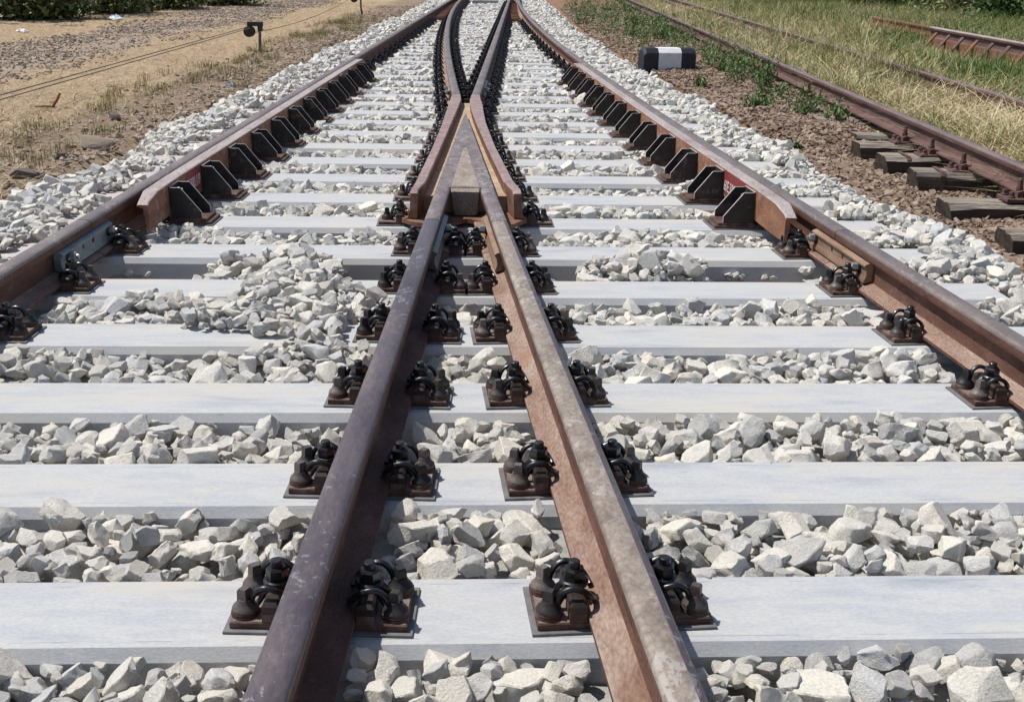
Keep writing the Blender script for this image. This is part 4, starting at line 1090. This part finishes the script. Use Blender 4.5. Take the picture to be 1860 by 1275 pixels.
# green and brown tufts between straw and ballast, left
cx = np.concatenate([rng.normal(-3.5, .22, 150), rng.normal(-3.3, .4, 70)]); cy = np.concatenate([rng.uniform(-.6, 22, 150), rng.uniform(-1, 22, 70)])
ok = vnoise(cy, cy * 0, 31, .9) > .32; cx, cy = cx[ok], cy[ok]
k = 34; x = np.repeat(cx, k) + rng.normal(0, .055, len(cx) * k); y = np.repeat(cy, k) + rng.normal(0, .09, len(cx) * k); n = len(x)
add_grass('short_grass', x, y, rng.uniform(.05, .15, n), rng.uniform(.003, .006, n), np.abs(rng.normal(.25, .3, n)), [(.19, .22, .07), (.27, .26, .09), (.40, .31, .14), (.13, .19, .05), (.33, .24, .10)], 'green and brown grass tufts along the left ballast edge')
# tall dry grass between and beyond the old rails
n = 85000
y = -2.0 + 36 * rng.uniform(0, 1, n) ** 1.25; x = 3.72 + rng.uniform(0, 1, n) * np.maximum(1.5, (y + 8.2) * .47 - 2.6)
ok = (np.abs(x - 5.14) > .05) & (vnoise(x, y, 41, .8) > .12); x, y = x[ok], y[ok]; n = len(x)
L = rng.uniform(.16, .52, n) * (.45 + .85 * vnoise(x, y, 42, .7)); L = np.where((x < 5.0), L * .68, L) * .85; L *= np.where((x > 5.9) & (x < 7.95) & (y > 6.3) & (y < 12.8), .35, 1.0); L *= np.where((x > 4.5) & (x < 5.25) & (y > 5.4) & (y < 15), 1.6, 1.0) * np.where((x > 4.2) & (x < 5.2) & (y > 1.0) & (y < 5.0), .45, 1.0); L *= .55 + .9 * (vnoise(x, y, 44, 2.4) > .45)
add_grass('dry_grass', x, y, L, rng.uniform(.005, .011, n), np.clip(rng.normal(.80, .50, n), 0, 1.5), MIX, 'tall half dry grass over the old tracks on the right', .7)
n = 34000
y = 4 + 32 * rng.uniform(0, 1, n) ** 1.1; x = 6.0 + rng.uniform(0, 1, n) * np.maximum(.5, (y + 8.2) * .5 - 5)
ok = (vnoise(x, y, 43, .5) + .25 * sstep(6.5, 10, x) > .46) & ~((x > 6.3) & (x < 8.0) & (y > 7.5) & (y < 12.6)); x, y = x[ok], y[ok]; n = len(x)
add_grass('green_grass', x, y, rng.uniform(.18, .5, n), rng.uniform(.006, .011, n), np.clip(rng.normal(.4, .35, n), 0, 1.3), GRN, 'lush green grass at the far right below the bushes', .6)

n = 26000
y = -1.5 + 30 * rng.uniform(0, 1, n) ** 1.3; x = 3.8 + rng.uniform(0, 1, n) * np.maximum(1.5, (y + 8.2) * .45 - 2.6); ok = (vnoise(x, y, 49, .9) > .3) & ~((x > 5.9) & (x < 8) & (y > 6.3) & (y < 12.8)); x, y = x[ok], y[ok]; n = len(x)
add_grass('flattened_straw', x, y, rng.uniform(.25, .6, n), rng.uniform(.005, .010, n), rng.uniform(1.05, 1.5, n), [(.62, .52, .32), (.70, .61, .42), (.50, .40, .22), (.58, .46, .26)], 'long flattened straw lying across the old tracks', .2, .06)
n = 9000
x = rng.uniform(3.9, 8.5, n); y = 1.5 + 20 * rng.uniform(0, 1, n) ** 1.2; ok = (vnoise(x, y, 47, 1.1) > .6) & ~((x > 6.2) & (x < 8) & (y > 6.3) & (y < 12.8)); x, y = x[ok], y[ok]; n = len(x)
add_grass('green_tufts', x, y, rng.uniform(.12, .38, n), rng.uniform(.005, .010, n), np.clip(rng.normal(.45, .35, n), 0, 1.3), GRN + [(.24, .27, .09)], 'green tufts scattered through the dry grass on the right', .6)
def leaf_cloud(b, tint_list, centers, nleaf, rad, size, pal, flat=.6, upw=0.0, wr=.38):
    """leaf-shaped rhombs around given centres"""
    for c in centers:
        for _ in range(nleaf):
            p = Vector(c) + Vector((rnd.gauss(0, rad[0]), rnd.gauss(0, rad[1]), rnd.gauss(0, rad[2])))
            s = size * rnd.uniform(.6, 1.4)
            d = Vector((rnd.gauss(0, 1), rnd.gauss(0, 1), rnd.gauss(0, .6) + upw)).normalized(); w = d.cross(Vector((rnd.gauss(0, .5), rnd.gauss(0, .5), 1))).normalized()
            o = len(b.v); b.v += [tuple(p - d * s), tuple(p + w * s * wr), tuple(p + d * s), tuple(p - w * s * wr)]; b.f.append((o, o + 1, o + 2, o + 3)); b.m.append(0)
            t = rnd.choice(pal); j = rnd.uniform(.75, 1.25); tint_list += [(t[0] * j, t[1] * j, t[2] * j, 1)] * 4
def leaf_mesh(name, b, tl):
    me = bpy.data.meshes.new(name); me.from_pydata(b.v, [], b.f); me.materials.append(M['leaf'])
    at = me.attributes.new('tint', 'FLOAT_COLOR', 'POINT'); at.data.foreach_set('color', np.array(tl, np.float32).ravel()); return me
WEED = [(.10, .19, .05), (.14, .24, .065), (.075, .14, .04), (.20, .26, .085)]
def weed(x, y, h, spread, stems, label, pal=WEED, leaf=.036):
    z = float(ground_z(x, y))
    root = obj('weed', None, loc=(x, y, z), label=label, cat='weed', group='leafy weeds by the old track')
    b = MB(); lb = MB(); tl = []
    for s in range(stems):
        a = rnd.uniform(0, 6.28); r0 = rnd.uniform(0, spread * .45); lean = rnd.uniform(.05, .35); hh = h * rnd.uniform(.6, 1)
        p0 = Vector((math.cos(a) * r0, math.sin(a) * r0, 0)); d = Vector((math.cos(a) * math.sin(lean), math.sin(a) * math.sin(lean), math.cos(lean)))
        b.tube([p0, p0 + d * hh * .5, p0 + d * hh], [.004, .003, .002], 4)
        for q in range(int(12 + hh * 70)):
            t = rnd.uniform(.12, 1.0)
            leaf_cloud(lb, tl, [p0 + d * hh * t], 1, (spread * .10, spread * .10, .02), leaf * (1.25 - .5 * t), pal, upw=.8, wr=.26)
    obj('stem', b.mesh('weed_stem', ['bark']), root)
    obj('foliage', leaf_mesh('weed_leaves', lb, tl), root)
weed(3.42, 2.45, .19, .20, 7, 'dark green leafy weed beside the old rail just above the exposed sleepers')
weed(3.30, 5.3, .42, .22, 9, 'tall leafy weed standing higher than the old rail right of the striped block')
weed(2.82, 3.2, .16, .18, 8, 'low spreading weed in the brown stones right of the white ballast edge')
weed(3.05, 4.1, .20, .16, 7, 'upright weed among brown stones left of the old rail')
weed(2.55, 5.3, .13, .16, 7, 'small green weed just in front of the striped block')
weed(2.75, 1.35, .08, .10, 5, 'tiny weed low on the brown stone slope')
weed(3.12, 6.9, .20, .22, 9, 'bushy weed at the right end of the striped block')
weed(2.55, 14.2, .55, .35, 12, 'very tall dark weed clump rising beside the far old rail')
weed(3.0, 13.0, .50, .35, 12, 'tall bright weed clump right of the very tall one')
weed(1.75, 17.5, .40, .4, 10, 'rounded green weed clump by the far ballast edge on the right')
# mass of low green weeds along the old rail
lb = MB(); tl = []; st_ = MB()
for q in range(1300):
    y = 2.8 + 25 * rnd.random() ** 1.1; x = 3.45 - abs(rnd.gauss(0, .42 + .03 * y)) + rnd.uniform(0, .12); 
    if x < 1.35 + float(xR_v(y)) or (1.9 < x < 2.95 and 5.6 < y < 7.6): continue
    z = float(ground_z(x, y)); h = rnd.uniform(.10, .34) * (.6 if y < 5 else 1.0)
    if y < 5.5 and rnd.random() < .55: continue
    if float(vnoise(x, y, 61, 1.3)) < .42: continue
    a = rnd.uniform(0, 6.28); tp = Vector((x + math.cos(a) * h * .18, y + math.sin(a) * h * .18, z + h))
    for t in range(26):
        u = rnd.random(); leaf_cloud(lb, tl, [Vector((x, y, z)).lerp(tp, u)], 1, (.022, .022, .01), .028, WEED + [(.2, .21, .07)], upw=.9, wr=.24)
obj('low_weeds', leaf_mesh('low_weeds', lb, tl), kind='stuff', label='low green weeds along the left side of the old rail')

def shrub(name, x, y, h, w, pal, label, leaf=.085, dense=4000, cat='shrub', stems=7):
    z = float(ground_z(x, y))
    root = obj(name, None, loc=(x, y, z), label=label, cat=cat)
    b = MB(); lb = MB(); tl = []
    cs = []
    for s in range(stems):
        a = 6.28 * s / stems + rnd.uniform(-.4, .4); r1 = w * rnd.uniform(.25, .5)
        p = [Vector((math.cos(a) * .08, math.sin(a) * .08, 0)), Vector((math.cos(a) * r1 * .5, math.sin(a) * r1 * .5, h * .4)), Vector((math.cos(a) * r1, math.sin(a) * r1, h * .85))]
        b.tube(catmull(p, 4), [.03 - .0026 * i for i in range(9)], 5)
        for t in range(9):
            u = rnd.uniform(.05, 1); q = catmull(p, 4)[int(u * 8)]; cs.append(q + Vector((rnd.gauss(0, w * .20), rnd.gauss(0, w * .20), rnd.gauss(0, h * .07))))
        for t in range(7):
            aa = rnd.uniform(0, 6.28); rr = w * rnd.uniform(.2, .62); cs.append(Vector((math.cos(aa) * rr, math.sin(aa) * rr, rnd.uniform(.05, .5))))
    for c in cs:
        c.z = max(c.z, .10)
        leaf_cloud(lb, tl, [c], int(dense / len(cs)), (w * .10, w * .10, h * .07), leaf, pal)
    lb.v = [(vx, vy, max(vz, .01)) for vx, vy, vz in lb.v]
    obj('trunk', b.mesh('shrub_trunk', ['bark']), root)
    obj('crown', leaf_mesh('shrub_crown', lb, tl), root)
DG = [(.11, .16, .045), (.16, .23, .06), (.08, .12, .035), (.28, .29, .11), (.36, .31, .15)]
shrub('shrub', -11.3, 16.2, 1.5, 1.5, DG, 'dark shrub in the top left corner of the picture')
shrub('shrub', -10.0, 17.0, 1.7, 1.6, DG, 'dark shrub second from the top left corner, with grassy skirt')
shrub('shrub', -9.7, 19.6, 2.0, 1.7, DG, 'dark shrub third from the top left corner, casting deep shade')
shrub('shrub', -9.2, 22.3, 2.2, 1.8, DG, 'dark shrub fourth from the top left corner')
shrub('shrub', -8.3, 25.2, 2.2, 1.7, DG, 'rightmost dark shrub of the row at the top left')
shrub('shrub', -12.4, 15.0, 1.6, 1.7, DG, 'dark shrub half outside the left edge at the top of the picture')
shrub('shrub', -11.9, 20.5, 2.2, 2.2, DG, 'dark shrub behind the row at the top left')
BG_ = [(.05, .10, .022), (.075, .15, .035), (.04, .075, .02), (.11, .18, .05)]
shrub('bush', 9.8, 31.5, 1.8, 2.2, DG, 'dark bush at the top right, leftmost of the row', cat='bush')
shrub('bush', 11.6, 28.6, 1.7, 2.2, BG_, 'pale speckled bush at top right above the rusty bracketed rail', cat='bush')
shrub('bush', 12.6, 24.5, 1.6, 2.0, DG, 'dark bush at top right, third of the row', cat='bush')
shrub('bush', 12.9, 21.0, 1.5, 2.0, BG_, 'light green bush in the top right corner', cat='bush')
shrub('bush', 13.2, 17.8, 1.4, 1.9, BG_, 'bright green bush cut by the right edge of the picture', cat='bush')
# yellow flower
root = obj('wild_flower', None, loc=(8.7, 19.6, float(ground_z(8.7, 19.6))), label='single yellow flower in the grass at the top right', cat='flower')
b = MB(); b.tube([(0, 0, 0), (.02, 0, .3), (.0, .01, .62)], [.006, .005, .004], 5); obj('stem', b.mesh('flower_stem', ['bark']), root)
b = MB()
for q in range(14):
    a = rnd.uniform(0, 6.28); zz = rnd.uniform(.52, .72); b.lathe([(.004, -.02), (.022, 0), (.004, .02)], (math.cos(a) * .03, math.sin(a) * .03, zz), 6, 0)
obj('petals', b.mesh('flower_petals', ['petal']), root)

# ------------------------------------------------------------------ old track on the right
def old1(y): return 3.635
def old2(y): return 5.14
def orail(fn, lab):
    b = MB(); b.loft(rail_secs(fn, np.linspace(-6, 34, 41), -.055, .94), mats=PM)
    obj('old_rail', b.mesh('old_rail', ['oldrust', 'oldhead', 'oldrust'], 40), label=lab, cat='rail')
orail(old1, 'old purple rusty rail on wooden sleepers right of the ballast')
orail(old2, 'old rusty rail half hidden in dry grass, farther right')
def wood(xc, ycen, x0, x1, wid, ztop, yawd, lab, strap=False, hgt=.16, crack=True, pitch=0.0):
    root = obj('wooden_sleeper', None, loc=(x0, ycen, ztop), rotz=R(yawd), label=lab, cat='sleeper', group='old wooden sleepers')
    root.rotation_euler = (0, R(pitch), R(yawd))
    L_ = x1 - x0
    b = MB(); secs = []
    k = 14
    for i in range(k):
        t = i / (k - 1) * L_
        jit = lambda a: rnd.uniform(-a, a)
        e_ = .03 if i == 0 else 0
        secs.append([(t + jit(.004) + e_ + abs(jit(.02)) * (i == 0), -wid / 2 + jit(.012), -hgt), (t + jit(.008), -wid / 2 + jit(.012), -.030 + jit(.010)), (t, -wid / 2 + .024 + jit(.010), jit(.007)), (t, -.03 + jit(.014), jit(.006)),
                     (t, -.024 + jit(.008), -.016 if crack and i < k - 3 else jit(.003)), (t, -.014 + jit(.006), jit(.004)), (t, wid / 2 - .02 + jit(.006), jit(.005)), (t, wid / 2 + jit(.006), -.025), (t, wid / 2, -hgt)])
    b.loft(secs, mats=[1, 0, 0, 0, 0, 0, 0, 1, 1], mi=1)
    obj('beam', b.mesh('wooden_beam', ['wood', 'wooddark'], 30), root)
    if strap:
        b = MB(); t = .16; e = .004
        b.loft([[(tt, -wid / 2 - e, -hgt), (tt, -wid / 2 - e, -.02), (tt, -wid / 2 + .018, .008), (tt, wid / 2 - .015, .008), (tt, wid / 2 + e, -.02), (tt, wid / 2 + e, -hgt),
                 (tt, wid / 2 + e + .002, -hgt), (tt, wid / 2 + e + .002, -.018), (tt, wid / 2 - .014, .0105), (tt, -wid / 2 + .017, .0105), (tt, -wid / 2 - e - .002, -.018), (tt, -wid / 2 - e - .002, -hgt)] for tt in (t, t + .03)])
        obj('steel_strap', b.mesh('steel_strap', ['oldrust']), root)
WO = [(.93, 3.16, -.085, 3, False, 'grey wooden sleeper under the old rail beside the dark green weed'),
      (.30, 3.17, -.080, 2, True, 'split wooden sleeper with steel strap, upper of the two strapped ones'),
      (-.35, 3.20, -.075, -4, True, 'tilted wooden sleeper with steel strap, lower of the two strapped ones'),
      (-1.30, 3.08, -.098, 0, False, 'weathered wooden sleeper nearest the right edge, cut by it'),
      (-2.10, 3.14, -.10, -3, False, 'wooden sleeper corner low at the right edge beside white stones'),
      (1.62, 3.33, -.112, 0, False, 'flat grey sleeper half buried in brown stones, first above the exposed ones'),
      (2.5, 3.20, -.098, 0, False, 'flat grey sleeper half buried in brown stones, second above the exposed ones'),
      (3.35, 3.12, -.098, 0, False, 'flat grey sleeper half buried in brown stones, third above the exposed ones'),
      (4.2, 3.12, -.10, 0, False, 'pale flat sleeper end showing left of the old rail near the tall weed')]
for yc, x0, zt, yw, stp, lab in WO:
    wood(0, yc, x0, 5.65, .24, zt, yw * .8, lab, stp, hgt=.20, pitch=0)
def chair(x, y, s, lab):
    root = obj('rail_chair', None, loc=(x, y, -.075), label=lab, cat='rail fastening', group='old chairs')
    b = MB(); b.box((-.19, -.085, -.012), (.19, .085, .012), 0, .003); obj('base_plate', b.mesh('chair_plate', ['oldrust']), root)
    b = MB(); b.prism([(-.115, .012), (-.115, .045), (-.085, .055), (-.05, .04), (-.05, .034), (-.078, .034), (-.078, .012)], 'y', -.045, .045); obj('clamp', b.mesh('chair_clamp', ['oldrust']), root)
    for cx, cy, hh in ((-.155, -.05, .038), (-.155, .05, .038), (-.09, 0, .115)):
        b = MB(); b.lathe([(.024, .0), (.024, .008), (.02, .012)], (0, 0, .012), 10); b.lathe([(.017, .008), (.017, hh - .01), (.014, hh)], (0, 0, .012), 6)
        if hh > .1: b.lathe([(.024, .04), (.024, .06)], (0, 0, .012), 6)
        obj('bolt', b.mesh('chair_bolt', ['oldrust']), root, loc=(cx, cy, 0), rotz=rnd.random())
for yc, lab in ((.93, 'old rusty rail chair on the grey sleeper by the dark green weed'), (.30, 'old rusty rail chair on the upper strapped sleeper'), (-.35, 'old rusty rail chair on the lower strapped sleeper'), (-1.30, 'old rusty rail chair at the right edge of the picture'), (4.2, 'old rusty rail chair partly hidden by the tall weed')):
    chair(3.635, yc, 1, lab)
# far bracketed guard rail in the grass
def old_guard():
    root = obj('old_guard_rail', None, loc=(0, 0, 0), label='rusty old guard rail with leaning brackets in the grass at far right', cat='guard rail')
    fn = lambda y: 8.05
    b = MB(); b.loft(rail_secs(fn, np.linspace(4, 17.2, 12), .02, 1.0), mats=PM); obj('rail_bar', b.mesh('old_rail_bar', ['orange', 'orange', 'orange'], 40), root)
    b = MB(); b.loft(rail_secs(lambda y: 7.88, np.linspace(4.0, 13.0, 6), .0, 1.28), mats=PM); obj('check_bar', b.mesh('check_bar', ['oldrust', 'guardtop', 'oldrust'], 40), root)
    b = MB(); b.loft([[(7.56, y, .07), (7.59, y, .07), (7.59, y, -.14), (7.56, y, -.14)] for y in (4.0, 12.2)]); obj('side_bar', b.mesh('side_bar', ['orange']), root)
    for q in range(10):
        y = 12.0 - .62 * q
        b = MB(); b.loft([[(7.40, yy, -.12), (7.62, yy, .165), (7.64, yy, .155), (7.42, yy, -.13)] for yy in (y - .05, y + .06)]); obj('bracket', b.mesh('old_bracket', ['oldrust' if q % 3 else 'orange']), root)
old_guard()

# ------------------------------------------------------------------ striped marker block
def marker():
    root = obj('marker_block', None, loc=(2.37, 7.28, -.17), rotz=R(10), label='black and white striped concrete marker block beside the ballast', cat='marker block')
    def secs(x0, x1, inset):
        out = []
        for x, k in ((x0, inset[0]), (x1, inset[1])):
            out.append([(x, -.16, -.05), (x, -.155, .275 - k), (x, -.145, .287 - k), (x, -.09, .335 - k), (x, .09, .335 - k), (x, .145, .287 - k), (x, .155, .275 - k), (x, .16, -.05)])
        return out
    b = MB(); b.loft(secs(-.16, .155, (0, 0))); obj('white_stripe', b.mesh('white_stripe', ['wpaint']), root)
    for s in (-1, 1):
        b = MB(); out = secs(s * (.16 if s < 0 else .155), s * .33, (0.0, 0.0)) + secs(s * .33, s * .36, (.0, .035))[1:]
        out[-1] = [(x, y * .93, z) for x, y, z in out[-1]]
        b.loft(out); obj('black_end', b.mesh('black_end', ['bpaint'], 20), root)
marker()

# ------------------------------------------------------------------ signal-wire posts, wires and litter on the left
def wire_post(x, y, h, lab, bend=0.0):
    z = float(ground_z(x, y))
    root = obj('wire_post', None, loc=(x, y, z), label=lab, cat='post', group='signal wire posts')
    b = MB(); b.tube([(0, 0, -.1), (.012 + bend, 0, h * .4), (.02 + bend * 1.2, 0, h)], [.026, .024, .022], 8); obj('post', b.mesh('wire_post', ['postwood'], 40), root)
    t = .02 + bend * 1.2
    b = MB(); b.box((t - .19, -.03, h - .02), (t + .05, .03, h + .05), 0, .006); b.box((t - .03, -.032, h - .09), (t + .04, .032, h - .0195), 0, .004); obj('arm', b.mesh('post_arm', ['pulley']), root)
    b = MB()
    for yy in (-.035, .0, .035): b.lathe([(.055, -.014), (.085, -.012), (.06, 0), (.085, .012), (.055, .014)], (t - .165, yy, h - .10), 14, 0, 'y')
    b.lathe([(.012, -.06), (.012, .06)], (t - .165, 0, h - .10), 8, 0, 'y'); obj('pulley', b.mesh('pulley', ['pulley'], 30), root)
    return (x + t - .165, y, z + h - .03)
pa = wire_post(-3.69, 9.75, .40, 'wire post with black pulley standing in the straw left of the track')
pb = wire_post(-3.62, 21.0, .48, 'far wire post with hanging pulley at the top of the picture', -.05)
def wire(p, q, sag, lab):
    p, q = Vector(p), Vector(q); pts = []
    for i in range(25):
        t = i / 24; c = p.lerp(q, t); c.z -= sag * 4 * t * (1 - t); pts.append(c)
    b = MB(); b.tube(pts, .006, 5); obj('signal_wire', b.mesh('signal_wire', ['wire'], 60), label=lab, cat='wire')
wire(pa, (-4.55, -2.0, -.06), .0, 'upper rusty signal wire running from the pulley to the left edge')
wire((pa[0] + .03, pa[1], pa[2] - .015), (-4.44, -2.0, -.07), .005, 'lower rusty signal wire running from the pulley to the left edge')
wire((pa[0], pa[1] + .03, pa[2] - .10), pb, .12, 'rusty signal wire strung between the two pulley posts')
def lump(name, x, y, s, material, seed, lab, cat, rz=0, flat=1.0, sink=.3, group=None):
    me = stone_mesh(name, material, seed, 3, flat)
    o = obj(name, me, loc=(x, y, float(ground_z(x, y)) + s * .5 * flat * (1 - sink)), rotz=rz, label=lab, cat=cat, group=group); o.scale = (s, s, s); return o
def crumpled(name, x, y, s, material, lab):
    n = 9; v = []; f = []
    for i in range(n):
        for j in range(n):
            u, w = (i / (n - 1) - .5) * 2, (j / (n - 1) - .5) * 2; r_ = max(0, 1 - (u * u + w * w) * .6)
            v.append((u * s * (1 + rnd.uniform(-.2, .2)), w * s * .7 * (1 + rnd.uniform(-.2, .2)), s * .55 * r_ * rnd.uniform(.5, 1.1)))
    for i in range(n - 1):
        for j in range(n - 1): f.append((i * n + j, (i + 1) * n + j, (i + 1) * n + j + 1, i * n + j + 1))
    me = bpy.data.meshes.new(name); me.from_pydata(v, [], f); me.materials.append(M[material])
    o = obj(name, me, loc=(x, y, float(ground_z(x, y)) + .01), rotz=rnd.random() * 3, label=lab, cat='litter'); md = o.modifiers.new('thick', 'SOLIDIFY'); md.thickness = .004
crumpled('plastic_scrap', -8.74, 12.85, .11, 'plastic_white', 'crumpled white plastic scrap lying on straw at far left')
crumpled('plastic_bag', -8.45, 16.95, .20, 'plastic_blue', 'pale blue plastic bag in the shade of the shrubs')
crumpled('plastic_scrap', -2.95, 4.95, .06, 'plastic_deep', 'small blue plastic scrap near the left ballast edge')
lump('rock', -2.93, .60, .13, 'rockl', 901, 'flat tan rock at the left edge of the white ballast', 'rock', .4, .55)
lump('rock', -2.98, -.02, .06, 'rockd', 902, 'dark grey rock in bare soil below the flat tan rock', 'rock', 1.4, .8)
lump('rock', -2.92, -.75, .10, 'rockd', 903, 'dark broken rock sunk beside the ballast at lower left', 'rock', .2, .5)
lump('rock', -3.25, 1.95, .07, 'rockd', 904, 'dark rock among brown grass above the flat tan rock', 'rock', 2.2, .9)
lump('rock', -2.70, 1.35, .12, 'rockd', 905, 'long dark rock slab touching the white ballast at left', 'rock', .1, .35)
lump('stray_stone', 2.60, -.55, .045, 'stone', 906, 'single white stone stray on the brown slope', 'stone', .5, .8, .1)
root = obj('dead_branch', None, loc=(-4.12, 2.6, float(ground_z(-4.12, 2.6)) + .01), label='broken reddish branch lying on the straw at left', cat='branch')
b = MB(); b.tube([(-.13, .0, .01), (-.03, .02, .012), (.06, .0, .015)], [.008, .012, .010], 6); obj('stick', b.mesh('branch_stick', ['redbark']), root)
b = MB(); b.tube([(.04, .0, .01), (.09, .0, .075), (.125, .01, .14)], [.012, .014, .012], 6); obj('stub', b.mesh('branch_stub', ['redbark']), root)
